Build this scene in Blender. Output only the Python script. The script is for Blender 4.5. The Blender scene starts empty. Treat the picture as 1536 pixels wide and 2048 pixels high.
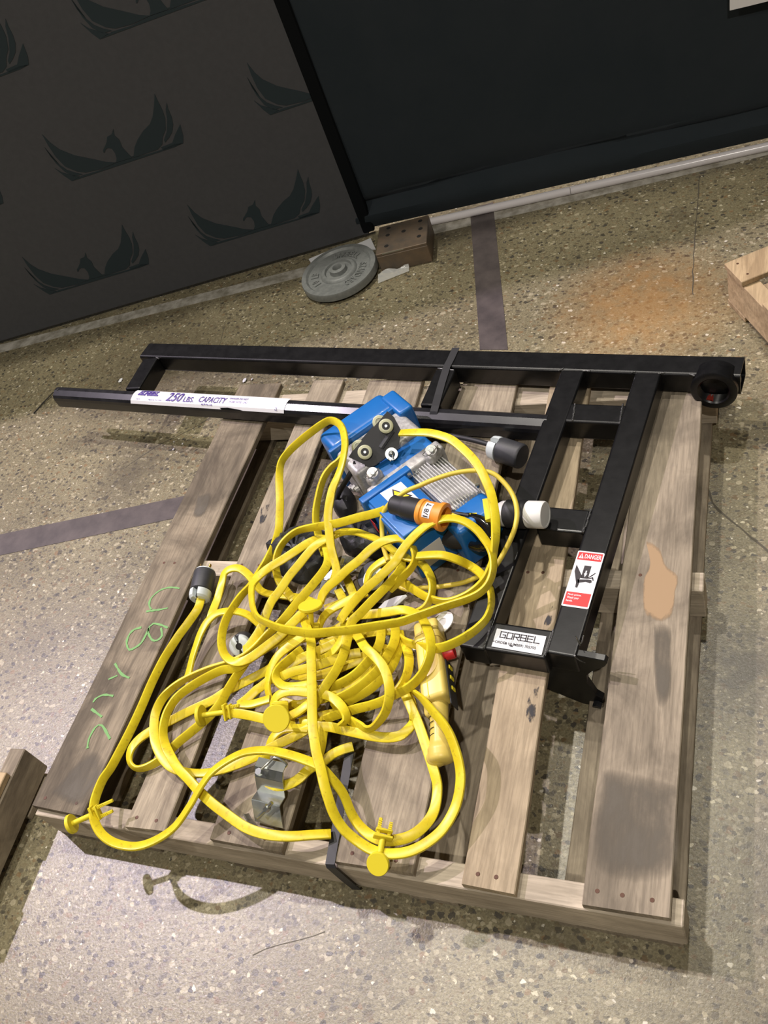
import bpy, bmesh, math, random
from mathutils import Vector, Matrix
random.seed(7)
SC = bpy.context.scene
COL = SC.collection
PI = math.pi

# ------------------------------------------------------------------ camera, world, lamps, exposure
ROT = [[0.915566, 0.253194, -0.312459], [-0.001363, -0.774982, -0.631982], [-0.402165, 0.579047, -0.709202]]
cd = bpy.data.cameras.new('camera'); cam = bpy.data.objects.new('camera', cd); COL.objects.link(cam)
M4 = Matrix(((ROT[0][0], -ROT[1][0], -ROT[2][0]), (ROT[0][1], -ROT[1][1], -ROT[2][1]), (ROT[0][2], -ROT[1][2], -ROT[2][2]))).to_4x4()
M4.translation = (1.3648,-0.4049,1.552)
cam.matrix_world = M4
cd.sensor_fit = 'VERTICAL'; cd.sensor_height = 36; cd.lens = 31.9347; cd.clip_start = .02
SC.camera = cam
SC.view_settings.view_transform = 'Standard'; SC.view_settings.look = 'None'
SC.view_settings.gamma = 1; SC.view_settings.use_curve_mapping = False
SC.view_settings.exposure = -0.14
w = bpy.data.worlds.new('hall'); SC.world = w; w.use_nodes = True
w.node_tree.nodes['Background'].inputs[0].default_value = (1.0, .93, .80, 1)
w.node_tree.nodes['Background'].inputs[1].default_value = .07
def lamp(name, loc, target, power, col, r):
    d = bpy.data.lights.new(name, 'AREA'); d.shape = 'DISK'; d.size = r; d.energy = power; d.color = col
    o = bpy.data.objects.new(name, d); COL.objects.link(o); o.location = loc
    o.rotation_euler = (Vector(target) - Vector(loc)).to_track_quat('-Z', 'Y').to_euler(); return o
lamp('ceiling_lamp', (-3.95, 1.65, 5.8), (.3, .2, 0), 440, (.94, .82, .97), .11)
lamp('ceiling_lamp', (-.8, 2.05, 6.1), (.6, .6, 0), 215, (1, .94, .84), .16)
lamp('ceiling_lamp', (2.6, -2.6, 6.0), (.6, .8, 0), 165, (1, .94, .84), .14)
lamp('ceiling_lamp', (1.2, 3.3, 6.2), (.6, .8, 0), 120, (1, .93, .82), .16)
lamp('ceiling_lamp', (-2.2, -2.5, 6.2), (0, 1, 0), 95, (1, .93, .82), .14)

# ------------------------------------------------------------------ helpers
def thing(name, label, cat, loc=(0, 0, 0), group=None):
    o = bpy.data.objects.new(name, None); COL.objects.link(o); o.location = loc
    o.empty_display_size = .05
    o['label'] = label; o['category'] = cat
    if group: o['group'] = group
    return o
def tag(o, label, cat, group=None):
    o['label'] = label; o['category'] = cat
    if group: o['group'] = group
    return o
def struct(o): o['kind'] = 'structure'; return o
def worldloc(p):
    v = Vector((0, 0, 0))
    while p: v += Vector(p.location); p = p.parent
    return v
def obj(name, bm, mat, parent=None, smooth=False, label=None, center=None):
    """bmesh given in world metres -> one mesh object (kept in world place below its parent)"""
    off = worldloc(parent)
    me = bpy.data.meshes.new(name)
    if center is None:
        vs = [v.co for v in bm.verts]
        center = Vector(((min(v.x for v in vs) + max(v.x for v in vs)) / 2, (min(v.y for v in vs) + max(v.y for v in vs)) / 2, min(v.z for v in vs))) if vs else Vector((0, 0, 0))
    center = Vector(center)
    bmesh.ops.translate(bm, verts=bm.verts, vec=-center)
    bm.normal_update(); bm.to_mesh(me); bm.free()
    for m in (mat if isinstance(mat, (list, tuple)) else [mat]): me.materials.append(m)
    if smooth:
        me.polygons.foreach_set('use_smooth', [True] * len(me.polygons))
        try: me.set_sharp_from_angle(angle=math.radians(38))
        except Exception: pass
    o = bpy.data.objects.new(name, me); COL.objects.link(o)
    o.location = center - off
    if parent: o.parent = parent
    if label: o['label'] = label
    return o
def B(): return bmesh.new()
def boxm(bm, x0, x1, y0, y1, z0, z1, bev=0, M=None, seg=1):
    r = bmesh.ops.create_cube(bm, size=1)['verts']
    for v in r: v.co = Vector((x0 + (v.co.x + .5) * (x1 - x0), y0 + (v.co.y + .5) * (y1 - y0), z0 + (v.co.z + .5) * (z1 - z0)))
    if bev:
        es = list({e for v in r for e in v.link_edges})
        r = bmesh.ops.bevel(bm, geom=es, offset=bev, segments=seg, affect='EDGES', profile=.5)['verts'] ; r = list(r)
        # bevel returns only new verts; collect island
    if M is not None:
        seen = set(r); st = list(r)
        while st:
            v = st.pop()
            for e in v.link_edges:
                q = e.other_vert(v)
                if q not in seen: seen.add(q); st.append(q)
        for v in seen: v.co = M @ v.co
def frame_m(o, x, z):
    """matrix with local x along x, local z about z"""
    x = Vector(x).normalized(); z = Vector(z); y = z.cross(x).normalized(); z = x.cross(y)
    m = Matrix((x, y, z)).transposed().to_4x4(); m.translation = Vector(o); return m
def bar(bm, a, b, w, h, bev=.004, seg=2, up=(0, 0, 1)):
    """rectangular bar from a to b; a, b are the centre line of its underside"""
    a, b = Vector(a), Vector(b); L = (b - a).length
    boxm(bm, 0, L, -w / 2, w / 2, 0, h, bev, frame_m(a, b - a, up), seg)
def cyl(bm, a, b, r0, r1=None, n=24, caps=True):
    a, b = Vector(a), Vector(b); d = b - a
    r = bmesh.ops.create_cone(bm, cap_ends=caps, segments=n, radius1=r0, radius2=r0 if r1 is None else r1, depth=d.length)['verts']
    m = d.to_track_quat('Z', 'Y').to_matrix().to_4x4(); m.translation = (a + b) / 2
    for v in r: v.co = m @ v.co
def lathe(bm, a, axis, prof, n=28):
    """prof: list of (distance along the axis, radius)"""
    q = Vector(axis).to_track_quat('Z', 'Y').to_matrix(); a = Vector(a); rings = []
    for d, r in prof:
        rings.append([bm.verts.new(a + q @ Vector((r * math.cos(2 * PI * i / n), r * math.sin(2 * PI * i / n), d))) for i in range(n)])
    for p, q2 in zip(rings, rings[1:]):
        for i in range(n): bm.faces.new((p[i], p[(i + 1) % n], q2[(i + 1) % n], q2[i]))
    if prof[0][1] > 1e-4: bm.faces.new(rings[0][::-1])
    if prof[-1][1] > 1e-4: bm.faces.new(rings[-1])
    return rings
def spline(P, step=.006):
    """Catmull-Rom resample; P entries are tuples of any length, the first three a position"""
    P = [tuple(p) for p in P]; out = []
    n = len(P)
    for i in range(n - 1):
        p0, p1, p2, p3 = P[max(i - 1, 0)], P[i], P[i + 1], P[min(i + 2, n - 1)]
        L = (Vector(p1[:3]) - Vector(p2[:3])).length; k = max(1, int(L / step))
        for j in range(k):
            t = j / k; t2 = t * t; t3 = t2 * t
            out.append(tuple(.5 * (2 * b + (c - a) * t + (2 * a - 5 * b + 4 * c - d) * t2 + (3 * b - a - 3 * c + d) * t3) for a, b, c, d in zip(p0, p1, p2, p3)))
    out.append(P[-1]); return out
def tube(bm, P, r, n=10, step=.006, closed_caps=True):
    pts = [Vector(p[:3]) for p in spline(P, step)]; rings = []; ref = Vector((0, 0, 1))
    for i, p in enumerate(pts):
        t = (pts[min(i + 1, len(pts) - 1)] - pts[max(i - 1, 0)]).normalized()
        s = t.cross(ref)
        if s.length < 1e-3: s = t.cross(Vector((0, 1, 0)))
        s.normalize(); u = s.cross(t); ref = u
        rr = r if not callable(r) else r(i / (len(pts) - 1))
        rings.append([bm.verts.new(p + rr * (math.cos(2 * PI * k / n) * s + math.sin(2 * PI * k / n) * u)) for k in range(n)])
    for a, b in zip(rings, rings[1:]):
        for k in range(n): bm.faces.new((a[k], a[(k + 1) % n], b[(k + 1) % n], b[k]))
    bm.faces.new(rings[0][::-1]); bm.faces.new(rings[-1])
FACE = Vector((-.40, .579, -.709))
def ribbon(bm, P, wd=.0182, th=.0062, step=.005):
    """flat cable swept along P; the fourth number of a point is its twist in degrees"""
    P = [tuple(p) if len(p) > 3 else tuple(p) + (20,) for p in P]
    pts = spline(P, step); rings = []; last = None
    prof = []
    cr = th * .33
    for cx, cy, s_ in ((1, 1, 0), (-1, 1, 1), (-1, -1, 2), (1, -1, 3)):
        for k in range(3):
            a = PI / 2 * s_ + PI / 4 * k
            prof.append((cx * (wd / 2 - cr) + cr * math.cos(a), cy * (th / 2 - cr) + cr * math.sin(a)))
    N = len(pts)
    for i, p in enumerate(pts):
        c = Vector(p[:3]); t = (Vector(pts[min(i + 1, N - 1)][:3]) - Vector(pts[max(i - 1, 0)][:3])).normalized()
        F = t.cross(FACE)
        if F.length < .05: F = last or Vector((1, 0, 0))
        F.normalize(); E = F.cross(t).normalized(); a = math.radians(p[3])
        W_ = (math.cos(a) * F + math.sin(a) * E).normalized(); last = F
        T_ = W_.cross(t).normalized()
        rings.append([bm.verts.new(c + x * W_ + y * T_) for x, y in prof])
    n = len(prof)
    for a, b in zip(rings, rings[1:]):
        for k in range(n): bm.faces.new((a[k], a[(k + 1) % n], b[(k + 1) % n], b[k]))
    bm.faces.new(rings[0][::-1]); bm.faces.new(rings[-1])
def prism(bm, poly, h, M=None):
    """poly: list of (x, y); extruded up by h; M places it"""
    a = [bm.verts.new((x, y, 0)) for x, y in poly]; b = [bm.verts.new((x, y, h)) for x, y in poly]
    fs = [bm.faces.new(a[::-1]), bm.faces.new(b)]
    for i in range(len(poly)):
        j = (i + 1) % len(poly); bm.faces.new((a[i], a[j], b[j], b[i]))
    if M is not None:
        for v in a + b: v.co = M @ v.co
    return fs
_font = {}
def text_tris(s):
    """glyph outlines as triangles in a unit box: list of polygons, aspect"""
    if s in _font: return _font[s]
    c = bpy.data.curves.new('t', 'FONT'); c.body = s; c.resolution_u = 3; c.offset = .018
    o = bpy.data.objects.new('t', c); COL.objects.link(o)
    bpy.context.view_layer.update()
    me = bpy.data.meshes.new_from_object(o.evaluated_get(bpy.context.evaluated_depsgraph_get()))
    V = [v.co.copy() for v in me.vertices]; F = [tuple(p.vertices) for p in me.polygons]
    bpy.data.objects.remove(o); bpy.data.curves.remove(c); bpy.data.meshes.remove(me)
    x0, x1 = min(v.x for v in V), max(v.x for v in V); y0, y1 = min(v.y for v in V), max(v.y for v in V)
    V = [((v.x - x0) / (x1 - x0), (v.y - y0) / (y1 - y0)) for v in V]
    _font[s] = (V, F); return _font[s]
def decal_text(bm, s, fn, u0, u1, v0, v1, slant=0, bold=0):
    """fn(u, v) -> world point; v runs upwards"""
    V, F = text_tris(s)
    vs = [bm.verts.new(fn(u0 + (u1 - u0) * x + slant * y, v0 + (v1 - v0) * y)) for x, y in V]
    for f in F:
        try: bm.faces.new([vs[i] for i in f])
        except ValueError: pass
def decal_poly(bm, P, fn):
    vs = [bm.verts.new(fn(u, v)) for u, v in P]; f = bm.faces.new(vs)
    return f
def decal_line(bm, P, wd, fn, asp=1):
    """stroke of width wd in u units; asp = height / width of the sticker"""
    for (a, b), (c, d) in zip(P, P[1:]):
        dx, dy = c - a, (d - b) * asp; L = math.hypot(dx, dy) or 1; nx, ny = -dy / L * wd / 2, dx / L * wd / 2 / asp
        ex, ey = dx / L * wd / 2, dy / L * wd / 2 / asp
        decal_poly(bm, [(a - ex + nx, b - ey + ny), (a - ex - nx, b - ey - ny), (c + ex - nx, d + ey - ny), (c + ex + nx, d + ey + ny)], fn)

# ------------------------------------------------------------------ materials
def mat(name, col, rough=.5, metal=0, spec=None, coat=0, sheen=0):
    m = bpy.data.materials.new(name); m.use_nodes = True; b = m.node_tree.nodes['Principled BSDF']
    b.inputs['Base Color'].default_value = (*col, 1); b.inputs['Roughness'].default_value = rough; b.inputs['Metallic'].default_value = metal
    if spec is not None: b.inputs['Specular IOR Level'].default_value = spec
    if coat: b.inputs['Coat Weight'].default_value = coat
    if sheen: b.inputs['Sheen Weight'].default_value = sheen; b.inputs['Sheen Roughness'].default_value = .4
    return m
class NT:
    def __init__(s, m): s.m = m; s.t = m.node_tree; s.b = s.t.nodes['Principled BSDF']
    def n(s, ty, **k):
        x = s.t.nodes.new(ty)
        for a, v in k.items():
            if a.startswith('i_'): x.inputs[a[2:].replace('_', ' ')].default_value = v
            else: setattr(x, a, v)
        return x
    def l(s, a, b): s.t.links.new(a, b)
    def ramp(s, src, stops, interp='LINEAR'):
        r = s.n('ShaderNodeValToRGB'); r.color_ramp.interpolation = interp; e = r.color_ramp.elements
        while len(e) < len(stops): e.new(.5)
        for i, (p, c) in enumerate(stops): e[i].position = p; e[i].color = (*c, 1) if len(c) == 3 else c
        s.l(src, r.inputs[0]); return r.outputs[0]
    def mix(s, f, a, b, mode='MIX'):
        x = s.n('ShaderNodeMix', data_type='RGBA', blend_type=mode)
        for q, v in ((x.inputs[0], f), (x.inputs[6], a), (x.inputs[7], b)):
            if isinstance(v, (int, float)): q.default_value = v
            elif isinstance(v, tuple): q.default_value = (*v, 1)
            else: s.l(v, q)
        return x.outputs[2]
    def noise(s, vec, scale, detail=4, rough=.55, dist=0):
        x = s.n('ShaderNodeTexNoise'); x.inputs['Scale'].default_value = scale; x.inputs['Detail'].default_value = detail
        x.inputs['Roughness'].default_value = rough; x.inputs['Distortion'].default_value = dist
        if vec is not None: s.l(vec, x.inputs['Vector'])
        return x
    def mapping(s, vec, scale=(1, 1, 1), loc=(0, 0, 0), rot=(0, 0, 0)):
        x = s.n('ShaderNodeMapping'); x.inputs['Scale'].default_value = scale; x.inputs['Location'].default_value = loc; x.inputs['Rotation'].default_value = rot
        s.l(vec, x.inputs[0]); return x.outputs[0]
    def bump(s, h, strength, dist):
        x = s.n('ShaderNodeBump'); x.inputs['Strength'].default_value = strength; x.inputs['Distance'].default_value = dist
        s.l(h, x.inputs['Height']); s.l(x.outputs[0], s.b.inputs['Normal'])
g3 = lambda v: (v, v, v)

def wood(name, light, dark, tint=(.20, .12, .07), axis='Y', grey=.5):
    m = mat(name, light, .72, spec=.28); t = NT(m)
    co = t.n('ShaderNodeTexCoord').outputs['Object']; oi = t.n('ShaderNodeObjectInfo').outputs['Random']
    sc = t.n('ShaderNodeMath', operation='MULTIPLY'); sc.inputs[1].default_value = 37; t.l(oi, sc.inputs[0])
    ad = t.n('ShaderNodeVectorMath', operation='ADD'); t.l(co, ad.inputs[0]); t.l(sc.outputs[0], ad.inputs[1])
    s1 = (11, 2.0, 8) if axis == 'Y' else (2.0, 11, 11)
    s2 = (150, 9, 60) if axis == 'Y' else (9, 150, 150)
    v1 = t.mapping(ad.outputs[0], s1); v2 = t.mapping(ad.outputs[0], s2)
    n1 = t.noise(v1, 1.2, 6, .62, 1.5).outputs['Fac']; n2 = t.noise(v2, 1.4, 3, .6, .3).outputs['Fac']
    n3 = t.noise(ad.outputs[0], 5.5, 5, .6, .8).outputs['Fac']
    c = t.ramp(n1, [(.34, dark), (.47, tuple((a + b) / 2 for a, b in zip(light, dark))), (.60, light)])
    c = t.mix(t.ramp(n3, [(.44, g3(0)), (.62, g3(grey))]), c, tuple(.55 * d for d in dark[:1]) + tuple(.55 * d for d in dark[1:]))
    c = t.mix(t.ramp(n1, [(.58, g3(0)), (.75, g3(.15))]), c, tint)
    c = t.mix(t.ramp(n2, [(.36, g3(.34)), (.58, g3(0))]), c, tuple(.45 * d for d in dark))
    t.l(c, t.b.inputs['Base Color']); t.bump(n2, .5, .0012)
    return m
W_grey = wood('weathered_grey_wood', (.44, .37, .27), (.21, .17, .125))
W_old = wood('old_brown_wood', (.31, .255, .18), (.135, .108, .076), grey=.75)
W_wide = wood('wide_board_wood', (.39, .325, .24), (.20, .165, .12), grey=.6)
W_tan = wood('tan_wood', (.50, .40, .27), (.31, .24, .155), grey=.3)
W_beam = wood('beam_wood', (.62, .53, .41), (.40, .335, .25), axis='X', grey=.3)
W_pale = wood('pale_pine', (.60, .45, .27), (.38, .27, .155), axis='Y', grey=.2)
W_pale_x = wood('pale_pine_beam', (.60, .45, .27), (.38, .27, .155), axis='Y', grey=.2)

def floor_mat():
    m = mat('polished_aggregate_concrete', (.25, .22, .15), .4, spec=.65); t = NT(m)
    co = t.n('ShaderNodeTexCoord').outputs['Object']
    wob = t.noise(co, 30, 2, .5); wv = t.n('ShaderNodeVectorMath', operation='MULTIPLY_ADD')
    t.l(wob.outputs['Color'], wv.inputs[0]); wv.inputs[1].default_value = (.016, .016, .016)
    wob2 = t.noise(co, 150, 3, .65); w2 = t.n('ShaderNodeVectorMath', operation='MULTIPLY_ADD'); t.l(wob2.outputs['Color'], w2.inputs[0]); w2.inputs[1].default_value = (.0085, .0085, .0085); t.l(co, w2.inputs[2]); t.l(w2.outputs[0], wv.inputs[2])
    base = t.noise(co, 3.2, 6, .6).outputs['Fac']
    fine = t.noise(co, 230, 4, .7).outputs['Fac']
    c = t.ramp(base, [(.3, (.160, .136, .078)), (.5, (.232, .200, .118)), (.72, (.300, .262, .160))])
    c = t.mix(t.ramp(fine, [(.36, g3(.7)), (.52, g3(0))]), c, (.10, .085, .055))
    c = t.mix(t.ramp(fine, [(.56, g3(0)), (.68, g3(.5))]), c, (.46, .42, .31))
    def pebbles(c, scale, thr, cols, size, amt):
        v = t.n('ShaderNodeTexVoronoi', feature='F1'); v.inputs['Scale'].default_value = scale; v.inputs['Randomness'].default_value = 1
        t.l(t.mapping(wv.outputs[0], (1, 1.25, 1), (scale * .37, scale * .11, .5)), v.inputs['Vector'])
        sp = t.n('ShaderNodeSeparateColor'); t.l(v.outputs['Color'], sp.inputs[0])
        pick = t.ramp(sp.outputs[0], [(0, g3(1)), (thr, g3(0))], 'CONSTANT')
        szn = t.n('ShaderNodeMath', operation='MULTIPLY_ADD'); t.l(sp.outputs[2], szn.inputs[0]); szn.inputs[1].default_value = size * .8; szn.inputs[2].default_value = size * .35
        ls = t.n('ShaderNodeMath', operation='LESS_THAN'); t.l(v.outputs['Distance'], ls.inputs[0]); t.l(szn.outputs[0], ls.inputs[1])
        mm = t.n('ShaderNodeMath', operation='MULTIPLY'); t.l(pick, mm.inputs[0]); t.l(ls.outputs[0], mm.inputs[1])
        m2 = t.n('ShaderNodeMath', operation='MULTIPLY'); t.l(mm.outputs[0], m2.inputs[0]); m2.inputs[1].default_value = amt
        pc = t.ramp(sp.outputs[1], cols, 'CONSTANT')
        return t.mix(m2.outputs[0], c, pc)
    stones = [(0, (.055, .047, .035)), (.2, (.13, .095, .05)), (.38, (.24, .20, .12)), (.6, (.10, .085, .06)), (.72, (.48, .42, .29)), (.9, (.22, .13, .06))]
    dark = [(0, (.045, .04, .032)), (.35, (.085, .07, .045)), (.6, (.055, .05, .045)), (.85, (.15, .10, .05))]
    pale = [(0, (.62, .56, .40)), (.4, (.48, .42, .27)), (.75, (.75, .70, .58))]
    c = pebbles(c, 150, .55, stones, .50, .45)
    c = pebbles(c, 95, .55, stones, .46, .55)
    c = pebbles(c, 64, .42, stones, .42, .65)
    c = pebbles(c, 50, .30, dark, .36, .85)
    c = pebbles(c, 80, .30, dark, .36, .75)
    c = pebbles(c, 100, .12, pale, .36, .85)
    c = pebbles(c, 62, .05, pale, .30, .8)
    # stains: worn dark traffic marks and a rusty patch; painted shade below the backdrop
    st = t.noise(t.mapping(co, (1, 2.2, 1), (3, 1, 0), (0, 0, .5)), 2.1, 5, .6, 1.2).outputs['Fac']
    c = t.mix(t.ramp(st, [(.56, g3(0)), (.70, g3(.45))]), c, (.10, .085, .055))
    def blob(x, y, r, col, amt, c, sy=1):
        mp = t.mapping(co, (1 / r, sy / r, 0), (-x / r, -y * sy / r, 0)); gr = t.n('ShaderNodeTexGradient', gradient_type='SPHERICAL'); t.l(mp, gr.inputs[0])
        nn = t.noise(co, 25, 3, .6).outputs['Fac']; ml = t.n('ShaderNodeMath', operation='MULTIPLY'); t.l(gr.outputs[0], ml.inputs[0]); t.l(nn, ml.inputs[1])
        return t.mix(t.ramp(ml.outputs[0], [(.03, g3(0)), (.42, g3(amt))]), c, col)
    c = blob(1.03, 1.55, .30, (.42, .22, .07), .55, c)
    c = blob(1.30, .50, .10, (.06, .05, .035), .9, c, .6)
    c = blob(1.34, .12, .10, (.06, .05, .04), .5, c, .3)
    c = blob(-.45, 1.45, .42, (.10, .08, .05), .6, c)
    c = blob(-.35, 1.0, .16, (.09, .075, .05), .7, c)
    c = blob(.42, 2.03, .25, (.09, .075, .05), .5, c)  # the backdrop's shade on the floor, put into the colour
    t.l(c, t.b.inputs['Base Color'])
    rn = t.ramp(t.noise(co, 160, 3, .7).outputs['Fac'], [(.3, g3(.26)), (.7, g3(.42))]); t.l(rn, t.b.inputs['Roughness'])
    t.bump(t.noise(co, 210, 4, .7).outputs['Fac'], .38, .0014)
    return m
M_floor = floor_mat()
def simple_noise(name, c0, c1, scale, rough, metal=0, bump=0, spec=None, lo=.35, hi=.65, sheen=0, coat=0):
    m = mat(name, c0, rough, metal, spec, coat, sheen); t = NT(m); co = t.n('ShaderNodeTexCoord').outputs['Object']
    n = t.noise(co, scale, 5, .6).outputs['Fac']; t.l(t.ramp(n, [(lo, c0), (hi, c1)]), t.b.inputs['Base Color'])
    if bump: t.bump(n, .5, bump)
    return m
M_banner = simple_noise('charcoal_banner_cloth', (.064, .065, .070), (.071, .072, .077), 60, .85, spec=.25, sheen=.25)
M_emblem = mat('black_print', (.026, .038, .044), .7, spec=.2)
M_cloth2 = simple_noise('black_backdrop_cloth', (.044, .057, .068), (.052, .064, .075), 4, .9, spec=.2, sheen=.15)
M_edge = mat('black_hem', (.004, .005, .006), .8, spec=.1)
M_black = simple_noise('black_powder_coat', (.0045, .0045, .005), (.009, .009, .0095), 34, .30, spec=.42, bump=.0002)
NT_b = NT(M_black)
M_weld = simple_noise('weld_bead', (.02, .02, .02), (.16, .16, .155), 260, .35, metal=.5, bump=.002)
M_track = simple_noise('glossy_black_track', (.010, .010, .012), (.02, .02, .022), 30, .24, spec=.6)
M_yel = simple_noise('yellow_cable_sheath', (.66, .515, .016), (.77, .63, .026), 30, .36, spec=.42, bump=.0004)
ty = NT(M_yel)
co_ = ty.n('ShaderNodeTexCoord').outputs['Object']; dn = ty.noise(co_, 95, 5, .7).outputs['Fac']
src = ty.b.inputs['Base Color'].links[0].from_socket
ty.l(ty.mix(ty.ramp(dn, [(.56, g3(0)), (.70, g3(.6))]), src, (.35, .24, .02)), ty.b.inputs['Base Color'])
M_yel2 = mat('yellow_round_cable', (.74, .58, .07), .42)
M_yclip = mat('yellow_plastic', (.76, .63, .03), .5, spec=.3)
M_pend = simple_noise('pale_yellow_shell', (.68, .51, .10), (.74, .58, .14), 15, .38)
M_blue = simple_noise('blue_paint', (.008, .125, .42), (.013, .155, .48), 9, .36, coat=.2)
M_alu = simple_noise('cast_aluminium', (.38, .37, .36), (.58, .57, .55), 120, .46, metal=.35, bump=.001)
M_fin = simple_noise('bright_fins', (.66, .66, .64), (.90, .90, .88), 70, .28, metal=.35)
M_zinc = simple_noise('zinc_plate', (.42, .45, .44), (.62, .63, .58), 25, .25, metal=.9)
M_rub = mat('black_rubber', (.018, .018, .02), .55)
M_char = simple_noise('charcoal_plug_body', (.035, .037, .042), (.05, .05, .055), 40, .5)
M_wht = mat('white_nylon', (.66, .72, .72), .35)
M_wht2 = mat('white_plastic', (.80, .80, .76), .4)
M_or = simple_noise('orange_plastic', (.78, .28, .03), (.88, .36, .05), 30, .45)
M_brass = mat('brass', (.75, .5, .15), .25, 1)
M_red = mat('red_plastic', (.62, .03, .03), .35)
M_redp = mat('red_print', (.62, .028, .03), .4)
M_paper = mat('white_vinyl', (.80, .80, .82), .35)
M_silver = mat('silver_foil', (.62, .63, .66), .3, .3)
M_ink = mat('black_ink', (.02, .015, .02), .5)
M_purple = mat('purple_ink', (.07, .035, .24), .5)
M_pink = mat('pale_ink', (.85, .72, .72), .5)
M_signy = mat('warning_yellow', (.9, .7, .02), .4)
M_green = mat('green_chalk', (.20, .40, .15), .9)
M_nail = mat('rusty_nail', (.10, .045, .025), .6, .3)
M_wheel = mat('cream_wheel', (.52, .52, .34), .35)
M_bag = simple_noise('black_chain_bag_cloth', (.008, .009, .010), (.02, .022, .022), 30, .5, bump=.003)
M_hook = mat('glossy_black_hook', (.006, .006, .006), .12, coat=.6)
M_plate = simple_noise('grey_cast_iron', (.19, .20, .195), (.25, .26, .25), 60, .45, metal=.1, bump=.0006)
M_block = simple_noise('rusty_mill_steel', (.12, .10, .08), (.21, .15, .10), 14, .5, metal=.35)
M_hole = mat('dark_hole', (.01, .009, .008), .8)
M_pipe = mat('white_pipe', (.78, .74, .76), .22)
M_tape = simple_noise('dark_joint_filler', (.075, .063, .062), (.12, .10, .095), 14, .34, spec=.6)
M_film = mat('clear_film', (.75, .76, .74), .15); M_film.node_tree.nodes['Principled BSDF'].inputs['Alpha'].default_value = .45
M_grease = mat('red_grease', (.25, .03, .02), .3)
M_grime = simple_noise('pale_floor_tape', (.25, .23, .18), (.55, .52, .46), 22, .25, spec=.6)

# ------------------------------------------------------------------ the setting
bm = B(); boxm(bm, -7, 7, -5, 9, -.1, 0); struct(obj('floor', bm, M_floor, center=(0, 0, 0)))
def strip(name, P, z0, z1, m):
    bm = B(); prism(bm, [(p[0], p[1]) for p in P], z1 - z0, Matrix.Translation((0, 0, z0))); return struct(obj(name, bm, m))
strip('trim_1', [(0.4388,2.1276,0),(0.5124,2.1464,0),(0.6923,1.4207,0),(0.6124,1.4294,0)], 0, .0012, M_tape)
strip('trim_2', [(-0.802,0.7556,0),(-0.1209,0.9194,0),(-0.0856,0.8496,0),(-0.7495,0.6812,0)], 0, .0012, M_tape)
for i, P in enumerate(([(0.3163,2.0612,0),(1.3583,2.2159,0),(1.3583,2.1948,0),(0.9164,2.1095,0),(0.3286,2.0098,0)], [(-1.3799,1.6462,0),(-0.6713,1.7941,0),(-0.0776,1.9213,0),(-0.0463,1.8732,0),(-0.4203,1.7952,0),(-0.9283,1.6925,0),(-1.3469,1.5987,0)])):
    strip('trim_%d' % (i + 3), P, 0, .0011, M_grime)

# ------------------------------------------------------------------ backdrop
BO = Vector([(-1.2916,1.6641,0.0001)][0]); B1 = Vector([(0.1076,2.0419,-0.0001)][0]); B1.z = BO.z = 0
bt = (B1 - BO).normalized(); bn = Vector((bt.y, -bt.x, 0))   # bn points to the viewer's side
def ban(s, z, d=0): return BO + bt * s + Vector((0, 0, z)) + bn * d
t_ban = thing('banner', 'charcoal printed cloth banner with rows of dark winged bird emblems, at left', 'banner', ban(.3, 0))
bm = B()
for sx in (1,):
    M = Matrix((bt, -bn, Vector((0, 0, 1)))).transposed().to_4x4(); M.translation = BO
    boxm(bm, -1.0, 1.452, 0, .03, .012, 2.4, .004, M)
obj('cloth', bm, M_banner, t_ban)
bm = B(); boxm(bm, 1.434, 1.474, -.004, .032, .02, 2.4, .004, M); obj('hem', bm, M_edge, t_ban)
REF = (72.5 * 2, 362 * 2)
polys2 = ["170,540;205,575;240,600;300,624;380,640;425,650;455,652;465,652;405,678;345,692;310,688;262,668;225,630;195,585",
 "180,592;205,630;240,662;270,682;300,692;332,699;300,707;262,690;225,655;200,620",
 "220,675;250,692;290,702;320,708;290,726;262,708",
 "415,612;414,602;420,590;428,570;430,550;448,540;454,518;460,545;478,560;490,590;504,606;525,628;540,626;525,634;465,652;468,636;462,615;448,596;432,594;424,600;420,612",
 "535,632;540,590;552,560;575,525;600,500;612,470;618,420;620,378;632,405;650,440;662,475;664,520;652,550;650,580;632,600;590,614",
 "668,413;675,440;688,470;694,500;690,530;678,552;662,572;657,562;668,530;670,480;664,440",
 "722,500;734,545;734,575;655,602;645,592;690,574;700,545;712,520",
 "290,726;330,704;400,684;465,654;530,634;600,616;640,604;700,578;733,574;700,590"]
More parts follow.
